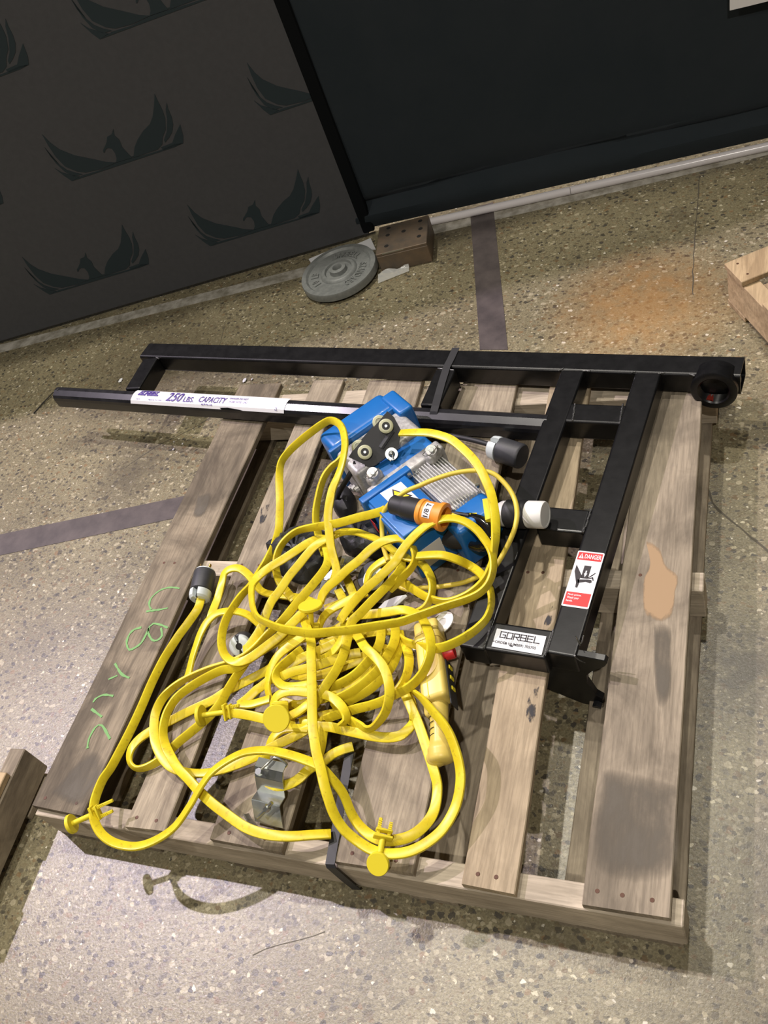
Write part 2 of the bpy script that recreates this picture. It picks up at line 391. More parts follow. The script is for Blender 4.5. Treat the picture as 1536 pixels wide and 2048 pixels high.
EP = [[(-0.699,1.8241,0.6404),(-0.6898,1.8266,0.6082),(-0.676,1.8303,0.5826),(-0.6438,1.839,0.5514),(-0.5935,1.8526,0.5208),(-0.5655,1.8602,0.5027),(-0.5448,1.8657,0.494),(-0.5376,1.8677,0.4916),(-0.5917,1.8531,0.4873),(-0.6411,1.8397,0.4917),(-0.6647,1.8334,0.5032),(-0.6904,1.8264,0.5293),(-0.6999,1.8239,0.5652),(-0.7012,1.8235,0.6038)],
 [(-0.715,1.8198,0.6025),(-0.7142,1.82,0.5701),(-0.7035,1.8229,0.5389),(-0.6909,1.8263,0.5173),(-0.6737,1.8309,0.5027),(-0.6536,1.8364,0.4898),(-0.6804,1.8291,0.4918),(-0.7003,1.8238,0.5134),(-0.7111,1.8208,0.5476),(-0.7133,1.8203,0.5783)],
 [(-0.7238,1.8174,0.5345),(-0.7099,1.8212,0.5149),(-0.6854,1.8278,0.4979),(-0.6664,1.8329,0.4862),(-0.6963,1.8248,0.4803),(-0.7085,1.8216,0.5004)],
 [(-0.5568,1.8625,0.5323),(-0.5534,1.8634,0.5396),(-0.5442,1.8659,0.5466),(-0.5304,1.8696,0.5586),(-0.5209,1.8722,0.572),(-0.5043,1.8767,0.5747),(-0.4915,1.8801,0.5883),(-0.4979,1.8784,0.5684),(-0.4912,1.8802,0.5537),(-0.4946,1.8793,0.5299),(-0.4911,1.8802,0.5152),(-0.485,1.8819,0.4944),(-0.4735,1.885,0.4923),(-0.4874,1.8813,0.4901),(-0.5376,1.8677,0.4916),(-0.5289,1.87,0.5024),(-0.5246,1.8712,0.5189),(-0.5268,1.8706,0.5357),(-0.5373,1.8678,0.5409),(-0.5454,1.8656,0.5386),(-0.5532,1.8635,0.5311)],
 [(-0.4794,1.8834,0.4892),(-0.4593,1.8888,0.5179),(-0.4392,1.8943,0.5362),(-0.4098,1.9022,0.555),(-0.3831,1.9094,0.5663),(-0.3639,1.9146,0.5839),(-0.3419,1.9205,0.616),(-0.3258,1.9249,0.6431),(-0.3271,1.9245,0.6227),(-0.3271,1.9245,0.5953),(-0.3312,1.9234,0.5689),(-0.3459,1.9194,0.5376),(-0.3652,1.9142,0.5195),(-0.3778,1.9108,0.4988),(-0.398,1.9054,0.4888),(-0.4332,1.8959,0.4889)],
 [(-0.3054,1.9304,0.6091),(-0.3099,1.9292,0.5895),(-0.3115,1.9287,0.5662),(-0.3179,1.927,0.5443),(-0.3314,1.9234,0.5245),(-0.3477,1.919,0.5119),(-0.3663,1.9139,0.5016),(-0.3661,1.914,0.5099),(-0.3467,1.9192,0.5297),(-0.3274,1.9244,0.5636),(-0.3175,1.9271,0.592)],
 [(-0.2985,1.9322,0.5378),(-0.306,1.9302,0.5036),(-0.3167,1.9273,0.4824),(-0.3824,1.9096,0.4819),(-0.3858,1.9087,0.4914),(-0.3473,1.9191,0.4935),(-0.3298,1.9238,0.5116),(-0.3125,1.9285,0.5263)],
 [(-0.6963,1.8248,0.4803),(-0.6573,1.8354,0.4866),(-0.5979,1.8514,0.4842),(-0.5385,1.8675,0.4902),(-0.4838,1.8822,0.4889),(-0.4268,1.8976,0.485),(-0.3938,1.9065,0.4841),(-0.3417,1.9206,0.4883),(-0.317,1.9272,0.4833),(-0.3461,1.9194,0.4798)]]
def to_sz(p): v = Vector(p) - BO; return v.dot(bt), v.z
EP = [[to_sz(p) for p in P] for P in EP]
def clip_s(P, smax):
    out = []
    for a, b in zip(P, P[1:] + P[:1]):
        if a[0] <= smax: out.append(a)
        if (a[0] <= smax) != (b[0] <= smax):
            t_ = (smax - a[0]) / (b[0] - a[0]); out.append((smax, a[1] + t_ * (b[1] - a[1])))
    return out
rows = [(.137, [-.95, -.32, .305, .93]), (.482, [-.68, -.03, .618, 1.30])]
for r in range(7):
    z = .137 + .347 * r; base = rows[r % 2][1] if r else rows[0][1]
    for s0 in base:
        bm = B()
        for P in EP:
            Q = clip_s([(s - .618 + s0, q - .482 + z) for s, q in P], 1.434)
            if len(Q) < 3 or max(q for _, q in Q) > 2.39: continue
            prism(bm, [(s, q) for s, q in Q], .0012, Matrix((bt, Vector((0, 0, 1)), bn)).transposed().to_4x4())
        if len(bm.verts) == 0: bm.free(); continue
        bmesh.ops.translate(bm, verts=bm.verts, vec=BO)
        bmesh.ops.recalc_face_normals(bm, faces=bm.faces)
        obj('emblem', bm, M_emblem, t_ban, center=ban(s0, z))
# right hand black backdrop: cloth hanging a little behind, folded over a white pipe
PB = Vector([(0.3194,2.0729,0.0198)][0]); PC = Vector([(1.3266,2.2209,0.02)][0]); PB.z = PC.z = 0
pt = (PC - PB).normalized(); pn = Vector((pt.y, -pt.x, 0))
def ban2(s, z, d=0): return PB + pt * s + Vector((0, 0, z)) + pn * d
t_b2 = thing('backdrop', 'plain black cloth backdrop hanging over the white floor pipe, at right', 'backdrop', ban2(.6, 0))
bm = B(); nx = 70; zs = [0.030, .034, .045, .06, .08, .10, .115, .125, .14, .17, .22, .3, .5, .9, 1.5, 2.4]; grid = []
for i in range(nx + 1):
    s = -.24 + 3.6 * i / nx; rw = []
    for z in zs:
        fold = .006 * math.sin(s * 2.2 + z * 3)
        crease = -.022 * math.exp(-((z - .118 - .01 * math.sin(s * 5)) / .016) ** 2)
        low = .018 * math.exp(-((z - .07) / .03) ** 2)
        if z < .2: fold *= .4
        rw.append(bm.verts.new(ban2(s, z, -.012 + fold + crease + low)))
    grid.append(rw)
for a, b in zip(grid, grid[1:]):
    for k in range(len(zs) - 1): bm.faces.new((a[k], b[k], b[k + 1], a[k + 1]))
ext = bmesh.ops.solidify(bm, geom=bm.faces[:], thickness=.003)
obj('cloth', bm, M_cloth2, t_b2, smooth=True)
bm = B(); boxm(bm, 1.06, 1.45, -.001, .001, .86, 1.3, 0, None)
for v in bm.verts: v.co = ban2(0, 0)+ Vector((0,0,0)) if False else v.co
bm.free()
tp = thing('white_notice', 'white paper notice fixed high on the black backdrop', 'paper', ban2(1.2, .75))
SG = [(1.2416,2.2085,0.5165),(1.2379,2.2079,0.4238),(1.2884,2.2153,0.4221),(1.383,2.2292,0.42),(1.3826,2.2292,0.4994)]
bm = B(); ps = [Vector(p) for p in SG]
va = [bm.verts.new(p + pn * .012) for p in ps]; vb = [bm.verts.new(p + pn * .016) for p in ps]
bm.faces.new(va); bm.faces.new(vb[::-1])
for i in range(5): bm.faces.new((va[i], vb[i], vb[(i + 1) % 5], va[(i + 1) % 5]))
bmesh.ops.recalc_face_normals(bm, faces=bm.faces); o = obj('sheet', bm, M_paper, tp)
t_pipe = thing('floor_pipe', 'white plastic pipe lying on the floor under the black backdrop', 'pipe', ban2(.5, 0))
bm = B(); cyl(bm, ban2(-.1, .0125, .008), ban2(.45, .0125, .008), .0125, n=20); obj('pipe_section', bm, M_pipe, t_pipe, True)
bm = B(); cyl(bm, ban2(.4515, .0125, .008), ban2(2.6, .0125, .008), .0127, n=20); obj('pipe_section', bm, M_pipe, t_pipe, True)
bm = B(); cyl(bm, ban2(.50, .024, .008), ban2(.50, .031, .008), .002, n=8); obj('rivet', bm, M_zinc, t_pipe)

# ------------------------------------------------------------------ weight plate, steel block, papers
c0 = Vector([(0.0719,1.8269,0.012)][0]); ax = Vector((-.0, -.04, 1)).normalized()
t_w = thing('weight_plate', 'round grey cast iron weight plate leaning by the foot of the banner', 'weight', c0)
bm = B(); lathe(bm, c0, ax, [(0, .123), (.003, .127), (.022, .127), (.027, .125), (.028, .110), (.021, .104), (.019, .062), (.026, .058), (.028, .054), (.028, .046), (.021, .043), (.021, .030), (.034, .027), (.036, .016), (.030, .013), (.02, .012)], 56)
obj('disc', bm, M_plate, t_w, True)
qx = ax.to_track_quat('Z', 'Y').to_matrix()
def ring_text(s, a0, a1, rad, hgt):
    bm = B(); n = len(s)
    for i, ch in enumerate(s):
        if ch == ' ': continue
        a = math.radians(a0 + (a1 - a0) * (i + .5) / n); V, F = text_tris(ch)
        wd = abs(math.radians(a1 - a0)) * rad / n * .72
        er = Vector((math.cos(a), math.sin(a), 0)); et = Vector((math.sin(a), -math.cos(a), 0))
        lo, hi = [], []
        for x, y in V:
            p = er * (rad + (y - .5) * hgt) + et * ((x - .5) * wd)
            hi.append(bm.verts.new(c0 + qx @ (p + Vector((0, 0, .0235))))); lo.append(bm.verts.new(c0 + qx @ (p + Vector((0, 0, .0185)))))
        fs = []
        for f in F:
            try: fs.append(bm.faces.new([hi[k] for k in f]))
            except ValueError: pass
        for f in fs:
            for e in f.edges:
                if len(e.link_faces) == 1:
                    p, q = e.verts; i1, i2 = hi.index(p), hi.index(q)
                    try: bm.faces.new((q, p, lo[i1], lo[i2]))
                    except ValueError: pass
    loose = [v for v in bm.verts if not v.link_faces]; bmesh.ops.delete(bm, geom=loose, context='VERTS')
    return bm
try:
    obj('raised_lettering', ring_text('BARBELL', 118, 48, .082, .024), M_plate, t_w)
    obj('raised_lettering', ring_text('STANDARD', 20, -60, .082, .024), M_plate, t_w)
    obj('raised_lettering', ring_text('10 LB', 230, 180, .082, .024), M_plate, t_w)
except Exception as e: print('ring', e)
HB = .07
BK = [Vector(p) for p in [(0.2119,1.8314,0.07),(0.373,1.8633,0.07),(0.3275,2.0164,0.07),(0.1598,1.9777,0.07)]]
b0 = BK[0]; ex = BK[1] - b0; wbl = ex.length; ex.normalize(); ey = Vector((-ex.y, ex.x, 0)); dbl = (BK[3] - b0).dot(ey)
Mb = Matrix((ex, ey, Vector((0, 0, 1)))).transposed().to_4x4(); Mb.translation = Vector((b0.x, b0.y, 0)); print('block', wbl, dbl)
t_k = thing('steel_base_block', 'brown steel channel block with drilled holes at the foot of the backdrop seam', 'block', Mb @ Vector((wbl / 2, .06, 0)))
bm = B(); boxm(bm, 0, wbl, 0, dbl, HB - .01, HB, .0015, Mb); boxm(bm, 0, wbl, 0, .010, 0, HB - .0105, .0015, Mb); boxm(bm, 0, .010, .011, dbl, 0, HB - .0105, .001, Mb); boxm(bm, wbl - .01, wbl, .011, dbl, 0, HB - .0105, .001, Mb)
obj('channel', bm, M_block, t_k)
for hx, hy in ((.2, .135), (.2, .095), (.2, .035), (.52, .095), (.84, .13), (.86, .085), (.84, .045)):
    bm = B(); p = Mb @ Vector((hx * wbl, hy, HB - .0002)); cyl(bm, p, p + Vector((0, 0, .0008)), .0072, n=18); obj('hole', bm, M_hole, t_k)
bm = B(); boxm(bm, .02, .09, -.001, .0, HB - .004, HB - .001, 0, Mb); obj('edge_highlight', bm, M_zinc, t_k)  # bright strip standing in for the highlight along the front edge
def sheet(name, P, m, label, cat, h=.0015, z=.0012):
    bm = B(); prism(bm, [(p[0], p[1]) for p in P], h, Matrix.Translation((0, 0, z))); bmesh.ops.recalc_face_normals(bm, faces=bm.faces); return tag(obj(name, bm, m), label, cat)
sheet('paper_sheet', [(-0.0934,1.9568,0),(-0.0353,1.9871,0),(0.029,1.9967,0),(-0.0577,1.907,0)], M_paper, 'white paper scrap sticking out left of the grey weight plate', 'paper', .003)
sheet('paper_sheet', [(0.0558,1.9997,0),(0.1141,2.0321,0),(0.1513,1.9648,0),(0.0991,1.9587,0)], M_paper, 'white paper scrap between the weight plate and the steel block', 'paper', .003)
bm = B(); G = []
for i in range(9):
    rw = []
    for j in range(5):
        u, v = i / 8, j / 4
        a = Vector(Mb @ Vector((-.01 + .10 * u, -.004 - .05 * v * (1 - .55 * u), .004 + .012 * abs(math.sin(u * 5 + v * 4)) * (1 - v)))); rw.append(bm.verts.new(a))
    G.append(rw)
for a, b in zip(G, G[1:]):
    for k in range(4): bm.faces.new((a[k], b[k], b[k + 1], a[k + 1]))
tag(obj('plastic_film', bm, M_film, None, True), 'crumpled clear plastic film at the front of the steel block', 'film')

# ------------------------------------------------------------------ pallet
def board(name, parent, quad, z0, z1, m, jit=.0012, nseg=10):
    """quad: near-left, near-right, far-right, far-left (x, y)"""
    bm = B(); nl, nr, fr, fl = [Vector(q) for q in quad]; R_ = random.Random(str(quad))
    rings = []
    for i in range(nseg + 1):
        t_ = i / nseg; l = nl.lerp(fl, t_); r = nr.lerp(fr, t_); jl = R_.uniform(-jit, jit); jr = R_.uniform(-jit, jit); c = .0018
        d = (r - l).normalized(); l = l + d * jl; r = r + d * jr; zz = R_.uniform(-.0004, .0004)
        pr = [(l, z0), (r, z0), (r, z1 - c + zz), (r - d * c, z1 + zz), (l + d * c, z1 + zz), (l, z1 - c + zz)]
        rings.append([bm.verts.new((p.x, p.y, z)) for p, z in pr])
    for a, b in zip(rings, rings[1:]):
        for k in range(6): bm.faces.new((a[k], a[(k + 1) % 6], b[(k + 1) % 6], b[k]))
    bm.faces.new(rings[0][::-1]); bm.faces.new(rings[-1])
    bmesh.ops.recalc_face_normals(bm, faces=bm.faces)
    return obj(name, bm, m, parent)
t_p = thing('pallet', 'large weathered wooden pallet carrying the black frame, hoist and yellow cables', 'pallet', (.6, .6, 0))
ZT = .121
deck = [((-.005, .012), (.126, .008), (.126, 1.213), (-.009, 1.217), W_old), ((.232, .002), (.322, .006), (.315, 1.21), (.223, 1.215), W_grey),
        ((.419, .006), (.570, .004), (.540, 1.2), (.392, 1.2), W_grey), ((.671, .004), (.813, .006), (.789, 1.2), (.650, 1.2), W_grey),
        ((.897, .003), (.985, .001), (.962, 1.2), (.868, 1.2), W_tan), ((1.088, .003), (1.214, .005), (1.207, 1.2), (1.082, 1.2), W_wide)]
decks = []
for a, b, c, d, m in deck: decks.append(board('deck_board', t_p, (a, b, c, d), .1055, ZT, m))
for y0, y1 in ((.0, .040), (.590, .632), (1.10, 1.185)):
    bm = B(); boxm(bm, -.002, 1.232, y0, y1, .0165, .105, .002); obj('stringer', bm, W_beam, t_p)
for x0, x1, m in ((.0, .10, W_old), (.165, .25, W_old), (.42, .53, W_old), (.775, .862, W_grey), (1.035, 1.225, W_grey)):
    board('bottom_board', t_p, ((x0, .0), (x1, .0), (x1 - .005, 1.19), (x0, 1.19)), .0005, .016, m)
def nail(x, y, p=t_p, z=ZT, r=.0042):
    bm = B(); cyl(bm, (x, y, z - .001), (x, y, z + .0007), r, r * .8, n=10); obj('nail', bm, M_nail, p)
for xs, y in (((.250, .295), .022), ((.455, .53), .022), ((.70, .78), .022), ((.921, .951), .022), ((1.108, 1.145, 1.188), .026), ((.03, .06), .61), ((.245, .29), .61), ((.905, .935), .61), ((1.12, 1.16), .61), ((.02, .1), .03), ((.45,.51),.61), ((.70,.76),.61)):
    for x in xs: nail(x, y)
# green chalk strokes on the left board
CH = [[(0.1079,0.5393,0.1215),(0.0823,0.541,0.1215),(0.0608,0.5346,0.1215),(0.0479,0.5216,0.1215),(0.0421,0.5054,0.1215),(0.047,0.49,0.1215),(0.0576,0.4797,0.1215)],
 [(0.0469,0.4738,0.1215),(0.0839,0.481,0.1215),(0.1004,0.4858,0.1215)],
 [(0.1249,0.4344,0.1215),(0.1033,0.441,0.1215),(0.0811,0.443,0.1215),(0.0748,0.4341,0.1215),(0.0797,0.4187,0.1215),(0.0987,0.4019,0.1215),(0.1117,0.4015,0.1215),(0.1193,0.4134,0.1215),(0.107,0.4334,0.1215)],
 [(0.0546,0.4316,0.1215),(0.0384,0.4254,0.1215),(0.0315,0.4132,0.1215),(0.0326,0.3956,0.1215),(0.0412,0.3814,0.1215),(0.0521,0.3733,0.1215),(0.0641,0.3805,0.1215),(0.0739,0.3932,0.1215),(0.0758,0.4159,0.1215),(0.076,0.4315,0.1215)],
 [(0.0305,0.3377,0.1215),(0.0607,0.314,0.1215),(0.0861,0.3063,0.1215)], [(0.0338,0.2984,0.1215),(0.0522,0.3096,0.1215)],
 [(0.0228,0.2421,0.1215),(0.0248,0.2506,0.1215),(0.0404,0.2615,0.1215),(0.0671,0.2615,0.1215)], [(0.0271,0.2271,0.1215),(0.0634,0.2121,0.1215)],
 [(0.0648,0.1412,0.1215),(0.0573,0.1615,0.1215),(0.0597,0.1877,0.1215),(0.0735,0.1936,0.1215),(0.1087,0.167,0.1215)]]
for P in CH:
    bm = B()
    Q = [Vector(p) for p in spline(P, .006)]
    L = []
    for i, p in enumerate(Q):
        t_ = (Q[min(i + 1, len(Q) - 1)] - Q[max(i - 1, 0)]).normalized(); s = Vector((-t_.y, t_.x, 0)) * random.uniform(.0016, .0034)
        L.append((bm.verts.new(p + s + Vector((0, 0, .0006))), bm.verts.new(p - s + Vector((0, 0, .0006)))))
    for (a, b), (c, d) in zip(L, L[1:]): bm.faces.new((a, b, d, c))
    obj('chalk_mark', bm, M_green, decks[0])
# dark patch and light scar on the right board
def patch(parent, P, m, z=ZT + .0008):
    """soft edged patch lying on a board; attribute 'fade' falls to 0 at its rim"""
    P = [(p[0], p[1], 0) for p in P]; Q = spline(P + P[:1], .008)[:-1]; c_ = sum((Vector(p) for p in Q), Vector()) / len(Q)
    bm = B(); lay = bm.verts.layers.float.new('fade'); rings = []
    for k, f in enumerate((1.0, .82, .62, .35)):
        rg = []
        for p in Q:
            v = bm.verts.new((c_.x + (p[0] - c_.x) * f, c_.y + (p[1] - c_.y) * f, z)); v[lay] = (0, .55, 1, 1)[k]; rg.append(v)
        rings.append(rg)
    for a, b in zip(rings, rings[1:]):
        for k in range(len(Q)): bm.faces.new((a[k], a[(k + 1) % len(Q)], b[(k + 1) % len(Q)], b[k]))
    bm.faces.new(rings[-1])
    for f in bm.faces:
        f.normal_update()
        if f.normal.z < 0: f.normal_flip()
    return obj('board_patch', bm, m, parent)
def stain(name, col, amt, sc=30, lo=.35, hi=.6):
    m = mat(name, col, .7); t = NT(m); co = t.n('ShaderNodeTexCoord').outputs['Object']
    n = t.noise(t.mapping(co, (1, .5, 1)), sc, 5, .65).outputs['Fac']; at = t.n('ShaderNodeAttribute', attribute_name='fade'); ad = t.n('ShaderNodeMath', operation='MULTIPLY'); t.l(at.outputs['Fac'], ad.inputs[0]); t.l(n, ad.inputs[1])
    t.l(t.ramp(ad.outputs[0], [(lo, g3(0)), (hi, g3(amt))]), t.b.inputs['Alpha']); return m
M_st1 = stain('grey_patch', (.13, .112, .085), .85, 22, .12, .62); M_st2 = stain('bare_wood_scar', (.44, .295, .165), .85, 26, .20, .34); M_st3 = stain('black_scuff', (.03, .03, .035), .85, 60, .46, .58)
patch(decks[5], [(1.0869,0.2176,0.121),(1.1009,0.2297,0.121),(1.204,0.2148,0.121),(1.2188,0.1837,0.121),(1.2144,0.0581,0.121),(1.0952,0.0542,0.121)], M_st1)
patch(decks[5], [(1.1186,0.7051,0.121),(1.1479,0.6873,0.121),(1.1659,0.6404,0.121),(1.1926,0.6126,0.121),(1.1901,0.568,0.121),(1.1883,0.5163,0.121),(1.1683,0.4962,0.121),(1.1373,0.5049,0.121),(1.1233,0.5652,0.121),(1.1235,0.6046,0.121),(1.1333,0.6396,0.121)], M_st2)
patch(decks[5], [(1.1498,0.512,0.121),(1.1802,0.5084,0.121),(1.1882,0.4522,0.121),(1.1923,0.3553,0.121),(1.172,0.3347,0.121),(1.158,0.42,0.121)], M_st1)
patch(decks[4], [(0.9698,0.379,0.121),(0.9704,0.335,0.121),(0.971,0.2752,0.121),(0.95,0.2845,0.121),(0.9455,0.3327,0.121),(0.9573,0.3718,0.121)], M_st3)
patch(decks[4], [(0.968,0.547,0.121),(0.9694,0.4856,0.121),(0.9512,0.4812,0.121),(0.9599,0.524,0.121)], M_st3)
patch(decks[0], [(0.0312,0.819,0.121),(0.0724,0.8266,0.121),(0.0816,0.7549,0.121),(0.0487,0.7471,0.121)], M_st1)
patch(decks[0], [(0.0218,0.0366,0.121),(0.0722,0.139,0.121),(0.131,0.1133,0.121),(0.1125,0.0229,0.121)], M_st1)
patch(decks[1], [(0.2248,0.7856,0.121),(0.2534,0.8008,0.121),(0.2617,0.725,0.121),(0.2472,0.7101,0.121)], M_st3)

# neighbouring pallets at the picture's edges
def side_pallet(label, origin, ang, names_x, L, wdt, m, zt=.124):
    """origin = corner on the floor; local x along the visible beam, y inwards"""
    t_ = thing('pallet', label, 'pallet', (origin[0], origin[1], 0)); R2 = Matrix.Rotation(ang, 4, 'Z'); R2.translation = Vector((origin[0], origin[1], 0))
    for y0, y1 in ((0, .04), (wdt / 2 - .02, wdt / 2 + .02), (wdt - .04, wdt)):
        bm = B(); boxm(bm, 0, L, y0, y1, .0165, zt - .0155, .002, R2); obj('stringer', bm, m, t_)
    for x0, x1 in names_x:
        bm = B(); boxm(bm, x0, x1, -.004, wdt + .004, zt - .015, zt, .0015, R2); obj('deck_board', bm, m, t_)
        for y in (.02, wdt - .02):
            for xx in (x0 + .02, x1 - .02):
                p = R2 @ Vector((xx, y, zt)); nail(p.x, p.y, t_, zt, .0035)
    for x0, x1 in (names_x[0], names_x[len(names_x) // 2], names_x[-1]):
        bm = B(); boxm(bm, x0, x1, 0, wdt, .0005, .016, .0015, R2); obj('bottom_board', bm, m, t_)
    return t_
side_pallet('pale new pine pallet partly in view at the right edge', (1.241, 1.530), math.radians(-62), [(-.004, .085), (.18, .27), (.36, .45), (.54, .63), (.74, .83), (.92, 1.0)], 1.0, 1.0, W_pale)
side_pallet('brown wooden pallet corner in view at the left edge', (-.109, .13), math.radians(-88), [(.05, .16), (.26, .36), (.46, .56), (.66, .76), (.88, .99)], 1.0, -1.0 if False else 1.0, W_grey) if False else None
def left_pallet():
    t_ = thing('pallet', 'brown wooden pallet corner in view at the left edge beside the big pallet', 'pallet', (-.6, -.4, 0))
    R2 = Matrix.Rotation(math.radians(4), 4, 'Z'); R2.translation = Vector((-.106, .128, 0))
    for x0, x1 in ((-.04, 0), (-.52, -.48), (-1.0, -.96)):
        bm = B(); boxm(bm, x0, x1, -1.1, 0, .022, .108, .002, R2); obj('stringer', bm, W_grey, t_)
    for k, y in enumerate((-.06, -.25, -.45, -.65, -.85, -1.1)):
        bm = B(); boxm(bm, -1.0, -.004, y - .09, y, .1085, .124, .0015, R2); obj('deck_board', bm, W_pale, t_)
    for y in (-.02, -.5, -1.0):
        bm = B(); boxm(bm, -1.0, 0, y - .09, y, .0055, .0215, .0015, R2)
        for v in bm.verts: v.co.z -= .005
        obj('bottom_board', bm, W_grey, t_)
left_pallet()

# ------------------------------------------------------------------ black steel frame
t_f = thing('steel_gantry', 'black powder coated steel hoist frame lying across the pallet', 'frame', (.6, 1.0, ZT))
ZU, HT = .1225, .0545     # underside, tube height (tops at .177)
zt = ZU + HT
def tubebar(name, a, b, wd, z0=ZU, h=HT, m=M_black, bev=.005):
    bm = B(); bar(bm, (a[0], a[1], z0), (b[0], b[1], z0), wd, h, bev, 4); return obj(name, bm, m, t_f)
# measured top edges at z = .177 (left/right or back/front), centred into bars
def mid(p, q): return ((p[0] + q[0]) / 2, (p[1] + q[1]) / 2)
TB = [(-0.352,1.3676,0.177),(1.2926,1.1369,0.177),(-0.2915,1.2956,0.177),(1.1888,1.0916,0.177)]
d_top = (Vector(TB[1][:2]) - Vector(TB[0][:2])).normalized(); n_top = Vector((d_top.y, -d_top.x))
wt = abs((Vector(TB[2][:2]) - Vector(TB[0][:2])).dot(n_top)); wt2 = abs((Vector(TB[3][:2]) - Vector(TB[0][:2])).dot(n_top))
wtop = (wt + wt2) / 2 ; print('top tube width', wt, wt2)
a = Vector(TB[0][:2]) + n_top * wtop / 2; b = Vector(TB[1][:2]) + n_top * wtop / 2
# open ended square tube
def hollow(name, a, b, wd, z0, h, th=.004):
    a3 = Vector((a[0], a[1], z0)); b3 = Vector((b[0], b[1], z0)); Mx = frame_m(a3, b3 - a3, (0, 0, 1)); L = (b3 - a3).length
    c = .006; oo = []
    for (cx, cy, s) in ((1, 1, 0), (-1, 1, 1), (-1, -1, 2), (1, -1, 3)):
        for k in range(4):
            an = PI / 2 * s + PI / 2 * k / 3; oo.append((cx * (wd / 2 - c) + c * math.cos(an), h / 2 + cy * (h / 2 - c) + c * math.sin(an)))
    ii = [(x * (wd - 2 * th) / wd, h / 2 + (y - h / 2) * (h - 2 * th) / h) for x, y in oo]
    bm = B(); R4 = [[bm.verts.new(Mx @ Vector((X, y, z))) for y, z in PP] for X, PP in ((0, oo), (L, oo), (L, ii), (0, ii))]
    n = len(oo)
    for q, r in ((0, 1), (1, 2), (2, 3), (3, 0)):
        for k in range(n): bm.faces.new((R4[q][k], R4[q][(k + 1) % n], R4[r][(k + 1) % n], R4[r][k]))
    bmesh.ops.recalc_face_normals(bm, faces=bm.faces)
    return obj(name, bm, M_black, t_f)
hollow('long_tube', a, b, wtop, ZU, HT)
LEG = [(0.9044,1.1323,0.177),(0.8235,0.4004,0.177),(0.9627,1.1235,0.177),(0.8705,0.3983,0.177)]
legA = (mid(LEG[0], LEG[2]), mid(LEG[1], LEG[3]))
LB = [(1.0703,1.1087,0.177),(0.9839,0.3919,0.177),(1.1284,1.1002,0.177),(1.0352,0.4006,0.177)]
legB = (mid(LB[0], LB[2]), mid(LB[1], LB[3]))
def wdt(q): return ((Vector(q[0][:2]) - Vector(q[2][:2])).length + (Vector(q[1][:2]) - Vector(q[3][:2])).length) / 2
print('legs', wdt(LEG), wdt(LB))
tubebar('leg', *legA, wdt(LEG)); tubebar('leg', *legB, wdt(LB))
for P in ([(0.9396,1.0226,0.177),(1.0598,1.0096,0.177),(0.9382,0.9696,0.177),(1.0614,0.9523,0.177)], [(0.926,0.7326,0.177),(1.0229,0.7245,0.177),(0.9217,0.6767,0.177),(1.015,0.664,0.177)], [(0.8738,0.4594,0.177),(0.993,0.4449,0.177),(0.8705,0.3983,0.177),(0.9819,0.3877,0.177)]):
    a, b = Vector(mid(P[0], P[2])), Vector(mid(P[1], P[3])); wd = abs((Vector(P[2][:2]) - Vector(P[0][:2])).length + (Vector(P[3][:2]) - Vector(P[1][:2])).length) / 2
    tubebar('cross_tube', a, b, wd, h=HT - .0006)
for P in ([(-0.3416,1.3029,0.177),(-0.3422,1.1751,0.177),(-0.2904,1.2934,0.177),(-0.2921,1.1629,0.177)], [(0.5995,1.1663,0.177),(0.5856,1.0442,0.177),(0.6488,1.1563,0.177),(0.6391,1.0339,0.177)]):
    a, b = mid(P[0], P[2]), mid(P[1], P[3]); wd = wdt(P); print('conn', wd)
    tubebar('connecting_tube', a, b, wd, h=HT - .0006)
# enclosed track rail with a slot beneath
RL = [(-0.6065,1.2051,0.177),(0.8907,0.9967,0.177)]
ra, rb = Vector(RL[0]), Vector(RL[1]); rd = (rb - ra); rd.z = 0; Lr = rd.length; rd.normalize(); rn = Vector((rd.y, -rd.x, 0))
prof = [(.0, .165), (.003, .174), (.009, .178), (.020, .178), (.036, .1715), (.0405, .164), (.042, .155), (.042, .145), (.0415, .130), (.038, .126), (.030, .1245), (.0285, .127), (.0285, .133), (.031, .133), (.0375, .134), (.038, .150), (.034, .163), (.024, .171), (.010, .172), (.004, .160), (.0035, .134), (.012, .133), (.012, .1245), (.003, .1245), (-.001, .130)]
def railp(s, w_, z): return Vector((ra.x, ra.y, 0)) + rd * s + rn * w_ + Vector((0, 0, z))
bm = B(); R4 = [[bm.verts.new(railp(s, w_, z)) for w_, z in prof] for s in (0, Lr + .01)]
for k in range(len(prof)): bm.faces.new((R4[0][k], R4[0][(k + 1) % len(prof)], R4[1][(k + 1) % len(prof)], R4[1][k]))
fa = bm.faces.new(R4[0]); fb = bm.faces.new(R4[1][::-1]); bmesh.ops.triangulate(bm, faces=[fa, fb]); bmesh.ops.recalc_face_normals(bm, faces=bm.faces)
o_rail = obj('enclosed_track', bm, M_track, t_f)
bm = B(); p = railp(.012, .018, .1782); cyl(bm, p, p + Vector((0, 0, .0008)), .004, n=14); obj('hole', bm, M_hole, t_f)
